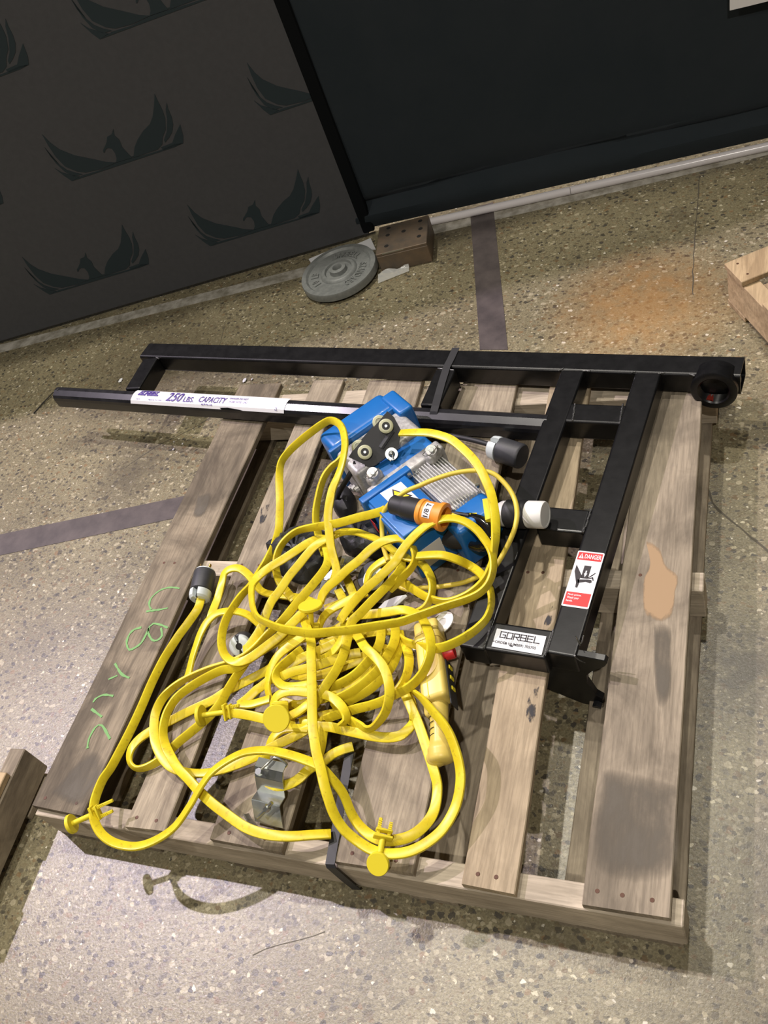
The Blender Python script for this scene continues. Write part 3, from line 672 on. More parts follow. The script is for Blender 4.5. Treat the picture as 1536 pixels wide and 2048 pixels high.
# welds at the joints
def weld(P, r=.003):
    bm = B(); pts = spline([(p[0], p[1], p[2]) for p in P], .004)
    tube(bm, [(x + random.uniform(-.0006, .0006), y + random.uniform(-.0006, .0006), z) for x, y, z in pts], lambda t_: r * random.uniform(.75, 1.15), 8, .003)
    obj('weld', bm, M_weld, t_f, True)
for P in ([(0.9901,0.445,0.1765),(0.9876,0.42,0.1765),(0.9829,0.3921,0.1765)], [(0.8743,0.4608,0.1765),(0.8726,0.4305,0.1765),(0.8694,0.3985,0.1765)], [(1.0228,0.7249,0.1765),(1.0192,0.6913,0.1765),(1.0138,0.6656,0.1765)],
          [(0.9012,1.1298,0.1765),(0.9129,1.1353,0.1765)], [(0.9572,1.1229,0.1765),(0.9729,1.1215,0.1765)], [(1.0629,1.1083,0.1765),(1.0733,1.1105,0.1765)], [(1.1202,1.0984,0.1765),(1.1344,1.1018,0.1765)],
          [(0.953,1.0191,0.1765),(0.9544,0.9677,0.1765)], [(1.0554,1.012,0.1765),(1.0541,0.9532,0.1765)], [(0.6035,1.1647,0.1765),(0.6464,1.1554,0.1765)], [(-0.2958,1.2966,0.1765),(-0.2824,1.291,0.1765)], [(1.1847,1.0925,0.1765),(1.196,1.0869,0.1765)]): weld(P, .0023)
# threaded collar on the end of the long tube
cc = Vector([(1.2321,1.0646,0.149)][0]); dx3 = Vector((d_top.x, d_top.y, 0)); ay = Vector((n_top.x, n_top.y, 0)); ay = (ay + Vector((0, 0, .08))).normalized()
t_c = t_f
bm = B(); RO, RI = .0475, .030
pr_ = [(-.045, RO), (-.002, RO), (0, RO - .003), (0, RI + .003), (-.003, RI)]
for k in range(9): pr_ += [(-.005 - k * .0042, RI + .0022), (-.007 - k * .0042, RI)]
pr_ += [(-.045, RI)]
n = 48; q = ay.to_track_quat('Z', 'Y').to_matrix(); rings = []
for d_, r_ in pr_: rings.append([bm.verts.new(cc + q @ Vector((r_ * math.cos(2 * PI * i / n), r_ * math.sin(2 * PI * i / n), d_))) for i in range(n)])
for k in range(len(rings)):
    p1, p2 = rings[k], rings[(k + 1) % len(rings)]
    for i in range(n): bm.faces.new((p1[i], p1[(i + 1) % n], p2[(i + 1) % n], p2[i]))
bmesh.ops.recalc_face_normals(bm, faces=bm.faces); o_col = obj('threaded_collar', bm, M_black, t_f, True)
bm = B(); 
for k in range(7):
    a = q @ Vector((RI * .985 * math.cos(4.2 + k * .06), RI * .985 * math.sin(4.2 + k * .06), -.004)); b = q @ Vector((RI * .985 * math.cos(4.2 + k * .06), RI * .985 * math.sin(4.2 + k * .06), -.016 - .004 * (k % 3)))
    cyl(bm, cc + a, cc + b, .0022, .001, 8)
obj('grease', bm, M_grease, t_f, True, label='red brown grease inside the collar')
# gusset bracket at the foot of the right leg
GP = [(0.9599,0.4053,0.1239),(1.0306,0.3968,0.1559),(1.0378,0.3959,0.1785),(1.0698,0.392,0.1772),(1.0858,0.3901,0.1758),(1.09,0.3896,0.1689),(1.0829,0.3905,0.1548),(1.0564,0.3936,0.1287),(1.0447,0.3951,0.1106),(1.0421,0.3954,0.0883),(1.047,0.3948,0.0665),(1.0519,0.3942,0.0443),(1.0631,0.3928,0.0337),(1.0587,0.3934,-0.0044),(1.0286,0.397,-0.0049),(1.0004,0.4004,0.0093),(0.9544,0.4059,0.0321),(0.953,0.4061,0.0893)]
vl = (Vector(legB[1]) - Vector(legB[0])).normalized(); vl3 = Vector((vl.x, vl.y, 0))
e0 = Vector(LB[1][:2])
bm = B(); va = [bm.verts.new(Vector(p)) for p in GP]; vb = [bm.verts.new(Vector(p) - vl3 * .013) for p in GP]; bm.faces.new(va); bm.faces.new(vb[::-1])
for i in range(len(GP)): j = (i + 1) % len(GP); bm.faces.new((va[i], va[j], vb[j], vb[i]))
bmesh.ops.recalc_face_normals(bm, faces=bm.faces); bmesh.ops.bevel(bm, geom=bm.edges[:], offset=.001, segments=1, affect='EDGES'); obj('end_plate', bm, M_black, t_f)
pq = Vector([(1.0523,0.3941,0.0162)][0]); bm = B(); cyl(bm, pq + vl3 * .001, pq + vl3 * .012, .009, n=6); obj('bolt', bm, M_track, t_f)
lg = Vector([(1.0378,0.3959,0.1785)][0]); MG = Matrix.Translation(lg)
weld([lg + Vector((-.003, -.002, .002)), lg + Vector((-.001, .0, -.008)), lg + Vector((.004, .0, -.016)), lg + Vector((.012, .0, -.021))], .002)
bm = B(); tube(bm, [lg + Vector(v) for v in ((.004, .018, .004), (.0, .022, .028), (.006, .02, .006), (.014, .022, .030))], .0010, 6); obj('cotter_wire', bm, M_zinc, t_f, True)

# stickers on the frame
def flat_fn(TL, TR, BL, lift=0):
    TL, TR, BL = Vector(TL[:3]), Vector(TR[:3]), Vector(BL[:3]); n_ = (TR - TL).cross(BL - TL).normalized()
    if n_.z < 0: n_ = -n_
    return lambda u, v: TL + (TR - TL) * u + (BL - TL) * (1 - v) + n_ * lift
RR = lambda a, b, c, d: [(a, c), (b, c), (b, d), (a, d)]
def fin(bm, name, m, parent, label=None):
    for f in bm.faces:
        f.normal_update()
        if f.normal.z < 0: f.normal_flip()
    return obj(name, bm, m, parent, label=label)
def slab(fn0, P, name, m, parent, label=None):
    bm = B(); f = decal_poly(bm, P, fn0); fin_ = fin(bm, name, m, parent, label); return fin_
# danger sticker
DG = [(1.0118,0.623,0.1775),(1.0618,0.617,0.1775),(0.9963,0.498,0.1775)]
asp = (Vector(DG[2]) - Vector(DG[0])).length / (Vector(DG[1]) - Vector(DG[0])).length; print('danger asp', asp)
F0, F1, F2, F3 = [flat_fn(*DG, lift=l) for l in (.0004, .0007, .0010, .0013)]
def rrect(r=.06, a=asp):
    P = []
    for cx, cy, s in ((1 - r, 1 - r / a, 0), (r, 1 - r / a, 1), (r, r / a, 2), (1 - r, r / a, 3)):
        for k in range(5): an = PI / 2 * s + PI / 2 * k / 4; P.append((cx + r * math.cos(an), cy + r / a * math.sin(an)))
    return P
s0 = slab(F0, rrect(), 'danger_sticker', M_paper, t_f, 'white and red danger sticker')
bm = B(); decal_poly(bm, RR(.05, .95, .835, .975), F1); decal_poly(bm, RR(.05, .95, .03, .255), F1); fin(bm, 'red_panel', M_redp, s0)
bm = B(); decal_text(bm, 'DANGER', F2, .31, .93, .865, .945); decal_poly(bm, [(.09, .86), (.28, .86), (.185, .955)], F2)
decal_text(bm, 'Pinch points.', F2, .12, .62, .185, .225); decal_text(bm, 'Watch your', F2, .12, .56, .125, .175); decal_text(bm, 'hands.', F2, .12, .36, .085, .12); fin(bm, 'white_lettering', M_paper, s0)
bm = B(); decal_poly(bm, [(.17, .885), (.20, .885), (.195, .93), (.175, .93)], F3); decal_poly(bm, [(.17, .867), (.20, .867), (.20, .877), (.17, .877)], F3); fin(bm, 'red_mark', M_redp, s0)
bm = B(); decal_poly(bm, RR(.40, .66, .51, .74), F1); decal_poly(bm, [(.10, .74), (.10, .62), (.28, .42), (.30, .34), (.38, .335), (.40, .42), (.36, .48), (.42, .55)][:], F1)
decal_poly(bm, [(.30, .48), (.66, .50), (.80, .50), (.84, .46), (.78, .44), (.62, .455), (.34, .42)], F1)
decal_line(bm, [(.66, .53), (.78, .58), (.86, .62)], .04, F1, asp); decal_line(bm, [(.70, .52), (.82, .54), (.86, .50)], .045, F1, asp); fin(bm, 'pinch_pictogram', M_ink, s0)
bm = B(); decal_poly(bm, [(.47, .60), (.53, .53), (.59, .60), (.555, .60), (.555, .65), (.505, .65), (.505, .60)], F2); fin(bm, 'arrow', M_paper, s0)
# builder's plate: squared capital letters drawn as strokes
GL = {'G': [[(1, .95), (0, .95), (0, .05), (1, .05), (1, .5), (.5, .5)]], 'O': [[(0, .05), (0, .95), (1, .95), (1, .05), (0, .05)]],
      'R': [[(0, 0), (0, .95), (1, .95), (1, .45), (0, .45)], [(.45, .45), (1, 0)]], 'B': [[(0, .05), (0, .95), (1, .95), (1, .5), (0, .5)], [(1, .5), (1, .05), (0, .05)]],
      'E': [[(1, .95), (0, .95), (0, .05), (1, .05)], [(0, .5), (.9, .5)]], 'L': [[(0, 1), (0, .05), (1, .05)]]}
def logo_word(bm, wd, fn, u0, u1, v0, v1, lw, aspc, sl=0):
    n = len(wd); cw = (u1 - u0) / n
    for i, ch in enumerate(wd):
        for st in GL[ch]: decal_line(bm, [(u0 + cw * (i + .06 + .76 * x) + sl * y, v0 + (v1 - v0) * y) for x, y in st], lw, fn, aspc)
BP = [(0.8866,0.4425,0.1775),(0.9798,0.4313,0.1775),(0.8836,0.4041,0.1775)]
asp2 = (Vector(BP[2]) - Vector(BP[0])).length / (Vector(BP[1]) - Vector(BP[0])).length
F0, F1, F2 = [flat_fn(*BP, lift=l) for l in (.0004, .0008, .0012)]
s1 = slab(F0, RR(0, 1, 0, 1), 'name_plate', M_silver, t_f, 'silver builder plate with black lettering')
bm = B(); logo_word(bm, 'GORBEL', F1, .10, .92, .54, .88, .021, asp2)
fin(bm, 'name_lettering', M_ink, s1)
bm = B(); decal_text(bm, 'ORDER NUMBER: 702755', F1, .04, .86, .22, .36); fin(bm, 'order_lettering', M_ink, s1)
bm = B(); decal_text(bm, 'A  C L A S S  A B O V E', F1, .12, .90, .42, .50); fin(bm, 'tagline', M_alu, s1)
bm = B(); decal_poly(bm, [(.36, .24), (.42, .19), (.40, .14), (.35, .17), (.33, .21)], F2); decal_poly(bm, [(.23, .26), (.29, .31), (.27, .22)], F2); decal_poly(bm, [(-.01, .33), (.04, .30), (0, .25)], F2); fin(bm, 'scuff', M_ink, s1)
# capacity strip bent over the rail
LS = [(-0.2982,1.1624,0.178),(0.2188,1.0884,0.178)]
s_a = (Vector(LS[0]) - ra).dot(rd); s_b = (Vector(LS[1]) - ra).dot(rd)
arc = [(.001, .176), (.009, .1786), (.020, .1786), (.028, .1753), (.036, .1721), (.0410, .164)]
al = [0]
for p, q in zip(arc, arc[1:]): al.append(al[-1] + math.hypot(p[0] - q[0], p[1] - q[1]))
def arcp(v, lift):
    s = (1 - v) * al[-1]
    for k in range(len(arc) - 1):
        if s <= al[k + 1] + 1e-9 or k == len(arc) - 2:
            t_ = (s - al[k]) / (al[k + 1] - al[k]); p, q = arc[k], arc[k + 1]; nx_, nz_ = -(q[1] - p[1]), (q[0] - p[0]); L = math.hypot(nx_, nz_)
            return p[0] + (q[0] - p[0]) * t_ + nx_ / L * lift, p[1] + (q[1] - p[1]) * t_ + nz_ / L * lift
def rl(lift): return lambda u, v: railp(s_a + (s_b - s_a) * u, *arcp(v, lift))
aspr = al[-1] / (s_b - s_a)
bm = B(); NU = 24; GG = [[bm.verts.new(rl(.0006)(i / NU + (.0 if True else 0) - .012 * (1 - al[j] / al[-1]) * -1, 1 - al[j] / al[-1])) for j in range(len(arc))] for i in range(NU + 1)]
for a, b in zip(GG, GG[1:]):
    for k in range(len(arc) - 1): bm.faces.new((a[k], a[k + 1], b[k + 1], b[k]))
s2 = fin(bm, 'capacity_sticker', M_paper, t_f, 'long white capacity sticker with purple letters')
f1 = rl(.0022)
bm = B(); logo_word(bm, 'GORBEL', f1, .045, .185, .58, .88, .0075, aspr, .012)
fin(bm, 'logo_lettering', M_purple, s2)
bm = B(); decal_text(bm, '250', f1, .245, .345, .28, .86, .02); decal_text(bm, 'LBS.', f1, .362, .432, .30, .62, .008); decal_text(bm, 'CAPACITY', f1, .462, .635, .34, .70, .012)
fin(bm, 'capacity_lettering', M_purple, s2)
bm = B(); decal_text(bm, 'DANGER DO NOT', f1, .66, .775, .62, .74); decal_text(bm, 'EXCEED RATED LOAD', f1, .66, .775, .42, .54); decal_text(bm, 'BEAM No. 0420', f1, .49, .56, .20, .28)
decal_text(bm, 'MADE IN USA', f1, .13, .22, .26, .34); decal_text(bm, '702755', f1, .04, .07, .26, .34); decal_text(bm, 'CE', f1, .948, .962, .14, .30); fin(bm, 'small_print', M_purple, s2)
bm = B(); decal_poly(bm, [(.61, .10), (.66, .14), (.70, .10), (.74, .05), (.76, .0), (.62, .0)], rl(.0026)); fin(bm, 'tear', M_black, s2)

# strap binding the frame to the pallet
t_s = thing('tie_strap', 'thin black tie strap wrapped round the long tube near its middle', 'strap', (.66, 1.16, ZT))
SP = [(0.6349,1.233,0.1782),(0.6307,1.1938,0.1782),(0.6259,1.1642,0.1782),(0.6171,1.1629,0.164),(0.6105,1.1574,0.15),(0.6324,1.0859,0.1785),(0.6352,1.0524,0.1785),(0.6329,1.0318,0.1795),(0.6333,1.009,0.1795),(0.6288,0.9933,0.168),(0.6145,1.0021,0.135),(0.6124,0.9947,0.126)]
def tape(P, wv, th=.0012):
    P = [Vector(p) for p in P]; bm = B(); rings = []
    for i, p in enumerate(P):
        t_ = (P[min(i + 1, len(P) - 1)] - P[max(i - 1, 0)]).normalized(); n_ = Vector(wv).cross(t_).normalized()
        if n_.dot(Vector((0, -.5, 1))) < 0: n_ = -n_
        rings.append([bm.verts.new(p + wv), bm.verts.new(p - wv), bm.verts.new(p - wv + n_ * th), bm.verts.new(p + wv + n_ * th)])
    for a, b in zip(rings, rings[1:]):
        for k in range(4): bm.faces.new((a[k], a[(k + 1) % 4], b[(k + 1) % 4], b[k]))
    bm.faces.new(rings[0]); bm.faces.new(rings[-1][::-1]); bmesh.ops.recalc_face_normals(bm, faces=bm.faces); return bm
SP = [tuple(p) for p in SP]
obj('webbing', tape(SP[:3] + [(SP[2][0] - .002, SP[2][1] - .006, .172)], Vector((.0095, -.001, 0))), M_rub, t_s)
obj('webbing', tape([(0.6263,1.1624,0.1782),(0.6263,1.1122,0.1782),(0.6275,1.0695,0.1785),(0.6295,1.0313,0.1802),(0.63,1.0134,0.1802),(0.6269,1.005,0.171),(0.6194,1.0002,0.15),(0.6135,0.9927,0.128)], Vector((.0095, -.001, 0))), M_rub, t_s)
t_s2 = thing('tie_strap', 'short black tie strap over the front beam of the pallet', 'strap', (.67, .0, .1))
SP = [(0.6414,0.2022,0.1225),(0.6488,0.1453,0.1225),(0.6568,0.0819,0.1225),(0.6623,0.0341,0.1225),(0.6666,0.0083,0.1222)]
bm = B(); P_ = [Vector(p) for p in SP]
dirn = (P_[-1] - P_[-2]).normalized(); last = P_[-1]; 
pth = [(p.x, p.y, .1226) for p in P_ if p.y > .02] + [(last.x, -.0015, .1222), (last.x + .002, -.006, .117), (last.x + .006, -.006, .06), (last.x + .01, -.005, .01)]
rings = []
for i, p in enumerate(pth):
    p = Vector(p); wv = Vector((1, .12, 0)).normalized() * .0085; nrm = Vector((0, -.0012, .0012))
    rings.append([bm.verts.new(p + wv), bm.verts.new(p - wv), bm.verts.new(p - wv + nrm), bm.verts.new(p + wv + nrm)])
for a, b in zip(rings, rings[1:]):
    for k in range(4): bm.faces.new((a[k], a[(k + 1) % 4], b[(k + 1) % 4], b[k]))
bm.faces.new(rings[0]); bm.faces.new(rings[-1][::-1]); bmesh.ops.recalc_face_normals(bm, faces=bm.faces); obj('webbing', bm, M_rub, t_s2)

# ------------------------------------------------------------------ electric hoist
HO = Vector((.5816, .787, 0)); ha = math.radians(-42.2); MHO = Matrix.Rotation(ha, 4, 'Z'); MHO.translation = HO
t_h = thing('chain_hoist', 'blue and silver electric chain hoist lying on its side on the pallet', 'hoist', (HO.x, HO.y, ZT))
def hb(name, u0, u1, v0, v1, z0, z1, m, bev=.006, seg=3, label=None):
    bm = B(); boxm(bm, u0, u1, v0, v1, z0, z1, bev, MHO, seg); return obj(name, bm, m, t_h, True, label)
hp = lambda u, v, z: MHO @ Vector((u, v, z))
hb('end_cover', -.205, -.128, -.052, .128, .130, .250, M_blue, .016, 4)
hb('cover_rim', -.134, -.122, -.060, .134, .128, .253, M_blue, .003)
hb('end_cover_latch', -.178, -.090, .112, .150, .16, .256, M_blue, .008)
hb('gear_housing', -.121, -.022, -.052, .126, .124, .246, M_alu, .012, 4)
hb('centre_cover', -.055, .030, -.022, .122, .13, .236, M_blue, .008)
hb('motor_flange', .026, .058, -.058, .128, .124, .243, M_alu, .006)
hb('control_box', .050, .222, -.078, .026, .128, .240, M_blue, .004)
hb('control_box_lid', .044, .064, -.085, .040, .126, .250, M_blue, .003)
hb('control_box_cover', .066, .205, -.073, .022, .2405, .249, M_blue, .003)
hb('fan_cover', .212, .272, .012, .112, .126, .236, M_blue, .010, 4)
hb('motor_core', .058, .212, .034, .108, .13, .226, M_alu, .01)
for k in range(12):
    v = .036 + k * .0066
    bm = B(); boxm(bm, .064, .212, v, v + .0026, .215, .240 - .006 * abs((k - 5.5) / 5.5) ** 2, .0008, MHO); obj('fin', bm, M_fin, t_h)
for k in range(7):
    z = .14 + k * .0125
    bm = B(); boxm(bm, .064, .212, .108, .118, z, z + .003, .0008, MHO); obj('fin', bm, M_fin, t_h)
# suspension ears with pins
for nm, px in (('ear', [(0.5774,0.7553,0.262)][0]), ('ear', [(0.6941,0.8148,0.262)][0])):
    p = Vector(px); bm = B(); m_ = frame_m(p - Vector((0, 0, .03)), MHO.to_3x3() @ Vector((1, .3, 0)), (0, 0, 1))
    boxm(bm, -.012, .012, -.019, .019, 0, .026, .008, m_, 4); cyl(bm, p - Vector((0, 0, .0045)), p + FACE * -.004, .015, .012, 20); obj(nm, bm, M_alu, t_h, True)
    bm = B(); cyl(bm, p, p - FACE * .012, .006, .0045, 10); cyl(bm, p - FACE * .002, p - FACE * .0035, .011, n=20); tube(bm, [p - FACE * .010 + Vector(v) for v in ((-.012, -.004, 0), (-.016, -.014, 0), (-.004, -.018, 0), (.006, -.010, .002), (.014, .008, .004))], .0011, 6); obj('pin', bm, M_zinc, t_h, True)
for k in range(5):
    bm = B(); p = hp(-.10 + .026 * k, -.054, .15 + .018 * (k % 3)); cyl(bm, p, p + MHO.to_3x3() @ Vector((0, -.010, 0)), .008, .006, 8); obj('bolt_boss', bm, M_alu, t_h, True)
for u, v in ((.070, .030), (.070, .046), (.205, .110)):
    bm = B(); cyl(bm, hp(u, v, .240), hp(u, v, .247), .0045, n=6); obj('screw', bm, M_zinc, t_h)
# warning sticker
WS = [(0.6469,0.7343,0.2495),(0.6877,0.691,0.2495),(0.6035,0.7079,0.2495)]
def quadfn(P, lift):
    a, b, c = [Vector(p) for p in P]; n_ = Vector((0, 0, 1)); return lambda u, v: a + (b - a) * u + (c - a) * (1 - v) + n_ * lift
Fq, Fr, Fs = quadfn(WS, .0005), quadfn(WS, .0009), quadfn(WS, .0013)
WV = [(0.6035,0.7079,0.2495),(0.6446,0.7344,0.2495),(0.6938,0.6922,0.2495),(0.6551,0.6611,0.2495)]
wa, wb, wc, wd_ = [Vector(p) for p in WV]
def wf(lift): return lambda u, v: wd_ + (wc - wd_) * u + (wa - wd_) * v + Vector((0, 0, lift))
bm = B(); decal_poly(bm, RR(0, 1, 0, 1), wf(.0005)); s3 = fin(bm, 'warning_sticker', M_paper, t_h, 'white sticker with yellow warning triangle')
bm = B(); decal_poly(bm, [(.08, .25), (.92, .25), (.5, .9)], wf(.0008)); fin(bm, 'triangle_border', M_ink, s3)
bm = B(); decal_poly(bm, [(.18, .31), (.82, .31), (.5, .80)], wf(.0011)); fin(bm, 'triangle', M_signy, s3)
bm = B(); p = [hp(.262, -.074, .165), hp(.262, .018, .165)]
boxm(bm, .2222, .2230, -.068, -.010, .15, .205, 0, MHO); obj('rating_label', bm, M_paper, t_h, label='white rating label on the control box end')
bm = B(); boxm(bm, .062, .085, -.0862, -.0855, .17, .2, 0, MHO); obj('small_label', bm, M_redp, t_h)
# carriage of the hoist: black plate with four cream wheels
TP = Vector([(0.5719,0.8291,0.283)][0]); tn = -FACE.normalized()
CP = [Vector(p) for p in [(0.5934,0.8828,0.3147),(0.607,0.8767,0.302),(0.6216,0.8576,0.2782),(0.6157,0.8288,0.258),(0.5972,0.8113,0.2542),(0.5611,0.7808,0.2496),(0.5552,0.7816,0.2537),(0.5182,0.7863,0.2783),(0.524,0.7953,0.2824),(0.5914,0.879,0.3127)]]
t_t = thing('wheeled_trolley', 'black plate trolley with four cream wheels resting on the blue hoist', 'trolley', TP - Vector((0, 0, .03)))
bm = B(); va = [bm.verts.new(p) for p in CP]; vb = [bm.verts.new(p - tn * .005) for p in CP]; bm.faces.new(va); bm.faces.new(vb[::-1])
for i in range(len(CP)): j = (i + 1) % len(CP); bm.faces.new((va[i], va[j], vb[j], vb[i]))
bmesh.ops.recalc_face_normals(bm, faces=bm.faces); obj('side_plate', bm, M_rub, t_t)
bm = B(); CB = [p - tn * .030 + Vector((-.012, .012, .0)) for p in CP]; va = [bm.verts.new(p) for p in CB]; vb = [bm.verts.new(p - tn * .004) for p in CB]; bm.faces.new(va); bm.faces.new(vb[::-1])
for i in range(len(CP)): j = (i + 1) % len(CP); bm.faces.new((va[i], va[j], vb[j], vb[i]))
for v in bm.verts: v.co = TP - tn * .03 + (v.co - (TP - tn * .03)) * .8
bmesh.ops.recalc_face_normals(bm, faces=bm.faces); obj('side_plate', bm, M_rub, t_t)
for P, off in (([(0.5914,0.8567,0.2945),(0.5504,0.8026,0.2735)], .0), ([(0.5787,0.8615,0.3056),(0.5377,0.809,0.2858)], -.026)):
    for p in P:
        p = Vector(p) + tn * (off + .001); bm = B()
        lathe(bm, p, tn, [(0, .0125), (.001, .0155), (.010, .0155), (.0115, .0135), (.0115, .009), (.009, .0085), (.009, .006)], 26)
        wh = obj('wheel', bm, M_wheel, t_t, True)
        if off: continue
        bm = B(); lathe(bm, p + tn * .0091, tn, [(0, .0082), (.0012, .0082), (.0012, .004)], 20); obj('bearing', bm, M_rub, wh, True)
        bm = B(); cyl(bm, p + tn * .009, p + tn * .0125, .0028, n=10); obj('axle', bm, M_zinc, wh, True)
p = Vector([(0.6021,0.8143,0.2539)][0]); bm = B(); cyl(bm, p + tn * .0005, p + tn * .0022, .0135, n=24); obj('washer', bm, M_zinc, t_t, True)
bm = B(); lathe(bm, p + tn * .0022, tn, [(0, .007), (.008, .0068), (.012, .0045), (.018, .004), (.019, .002)], 12); tube(bm, [p + tn * .016 + Vector(v) for v in ((0, 0, 0), (.006, -.012, -.002), (.002, -.02, -.002), (-.004, -.014, 0))], .001, 6); obj('bolt', bm, M_zinc, t_t, True)
RB = [(0.5816,0.8186,0.2689),(0.6041,0.8528,0.2842)]; bm = B(); a, b = [Vector(v) for v in RB]; tube(bm, [a, a.lerp(b, .5), b], .006, 8); obj('spacer_bar', bm, M_char, t_t, True)

# ------------------------------------------------------------------ connectors (built along an axis)
def along(a, b): a, b = Vector(a), Vector(b); return a, (b - a).normalized(), (b - a).length
def clampplug(name, label, A, Bp, rad, group=None, prongs=True, ring=M_wht):
    """A = cable end, B = prong end"""
    a, d, L = along(A, Bp); t_ = thing(name, label, 'plug', (a.x, a.y, min(a.z, Bp[2]) - rad), group)
    bm = B(); lathe(bm, a + d * L * .26, d, [(0, rad * .9), (.002, rad), (L * .58, rad), (L * .62, rad * .96), (L * .64, rad * .9)], 32); obj('body', bm, M_char, t_, True)
    s = d.cross(Vector((0, 0, 1))).normalized(); u = s.cross(d)
    for sg in (1, -1):
        bm = B(); n_ = 14; R3 = []
        for dd, rr in ((0, rad * .74), (L * .05, rad * .92), (L * .16, rad * .98), (L * .25, rad * .98)):
            rg = [a + d * dd + (s * math.cos(t2) + u * math.sin(t2)) * rr for t2 in [(-.5 * PI * .84 + PI * .84 * k / n_) + (0 if sg > 0 else PI) for k in range(n_ + 1)]]
            inn = [a + d * dd + (p - a - d * dd) * .42 for p in rg[::-1]]
            R3.append([bm.verts.new(p) for p in rg + inn])
        m_ = len(R3[0])
        for q1, q2 in zip(R3, R3[1:]):
            for k in range(m_): bm.faces.new((q1[k], q1[(k + 1) % m_], q2[(k + 1) % m_], q2[k]))
        bm.faces.new(R3[0][::-1]); bm.faces.new(R3[-1]); bmesh.ops.recalc_face_normals(bm, faces=bm.faces); obj('cord_clamp', bm, ring, t_, True)
    bm = B(); cyl(bm, a + d * L * .03, a + d * L * .27, rad * .5, n=16); obj('clamp_core', bm, M_rub, t_, True)
    if prongs:
        bm = B(); cyl(bm, a + d * L * .90, a + d * L * .93, rad * .88, n=28); obj('face_ring', bm, ring, t_, True)
        for k in range(3):
            an = 2 * PI * k / 3 + .4; c_ = a + (s * math.cos(an) + u * math.sin(an)) * rad * .5; bm = B(); bar(bm, c_ + d * L * .93, c_ + d * L * 1.10, .006, .0022, .0004, 1, up=(s * math.cos(an) + u * math.sin(an))); obj('prong', bm, M_brass, t_)
    return t_
PX_ = [(0.2052,0.4861,0.16),(0.1924,0.5642,0.166),(0.3434,0.3844,0.15),(0.306,0.4063,0.13),(0.7759,0.9257,0.15),(0.8602,0.8904,0.148)]
clampplug('cable_plug', 'black and white locking plug with brass prongs, left end of the yellow cable', PX_[0], PX_[1], .0245)
clampplug('cable_plug', 'black and white plug half hidden by yellow cable on the second deck board', PX_[2], Vector(PX_[2]) + Vector((-.012, .030, -.030)), .0235)
clampplug('cable_plug', 'black and white plug on black cord beside the black frame leg', PX_[4], PX_[5], .0280, prongs=False)
PQ = [(0.8505,0.6906,0.205),(0.9484,0.6787,0.215),(0.585,0.5746,0.15),(0.6199,0.5623,0.13)]
a, d, L = along(PQ[0], PQ[1])
t_w = thing('cable_connector', 'white and black female connector lying on the black frame leg', 'connector', (a.x, a.y, .177))
bm = B(); lathe(bm, a, d, [(0, .021), (.008, .0255), (.016, .0255)], 28); obj('cord_clamp', bm, M_wht2, t_w, True)
bm = B(); lathe(bm, a + d * .0162, d, [(0, .024), (.004, .0285), (L * .40, .0285), (L * .44, .0265)], 30); obj('body', bm, M_rub, t_w, True)
bm = B(); lathe(bm, a + d * L * .62, d, [(0, .0255), (.002, .027), (L * .34, .027), (L * .37, .0255), (L * .37, .022), (L * .365, .0215), (L * .365, .002)], 30); obj('cap', bm, M_wht2, t_w, True)
bm = B(); lathe(bm, a + d * L * .50, d, [(0, .026), (L * .115, .026)], 28); obj('neck', bm, M_rub, t_w, True)
a, d, L = along(*[(0.6485,0.6624,0.27),(0.7694,0.6332,0.262)])
t_o = thing('cable_connector', 'orange and black cable connector with paper tag on the blue hoist', 'connector', (a.x, a.y, .25))
bm = B(); lathe(bm, a, d, [(0, .016), (.004, .0195), (L * .20, .0205), (L * .24, .0225), (L * .28, .0235), (L * .52, .0235)], 30); obj('boot', bm, M_rub, t_o, True)
bm = B(); lathe(bm, a + d * L * .525, d, [(0, .024), (.003, .0265), (.010, .0265), (.012, .0245), (L * .36, .0255), (L * .37, .0285), (L * .44, .0290), (L * .455, .0265), (L * .455, .021), (L * .30, .0195)], 34); obj('body', bm, M_or, t_o, True)
s = d.cross(Vector((0, 0, 1))).normalized(); u = s.cross(d)
def of(lift):
    def fn(uu, vv):
        an = math.radians(150 - 95 * (1 - vv)); return a + d * (L * (.665 + .135 * uu)) + (s * -math.cos(an) * -1 + u * math.sin(an)) * (.0256 + lift) if False else a + d * (L * (.665 + .135 * uu)) + (s * math.cos(math.radians(35 + 75 * vv)) + u * math.sin(math.radians(35 + 75 * vv))) * (.0257 + lift)
    return fn
bm = B(); GG = [[bm.verts.new(of(0)(i / 3, j / 8)) for j in range(9)] for i in range(4)]
for p_, q_ in zip(GG, GG[1:]):
    for k in range(8): bm.faces.new((p_[k], p_[k + 1], q_[k + 1], q_[k]))
s4 = fin(bm, 'tag', M_paper, t_o, 'white paper tag with black figures')
def rot90(fn): return lambda uu, vv: fn(vv, 1 - uu)
bm = B(); decal_text(bm, '1/8 T', rot90(of(.0006)), .06, .94, .22, .80) if False else decal_text(bm, '1/8 T', lambda uu, vv: of(.0006)(1 - vv, uu), .06, .94, .2, .8); fin(bm, 'tag_figures', M_ink, s4)
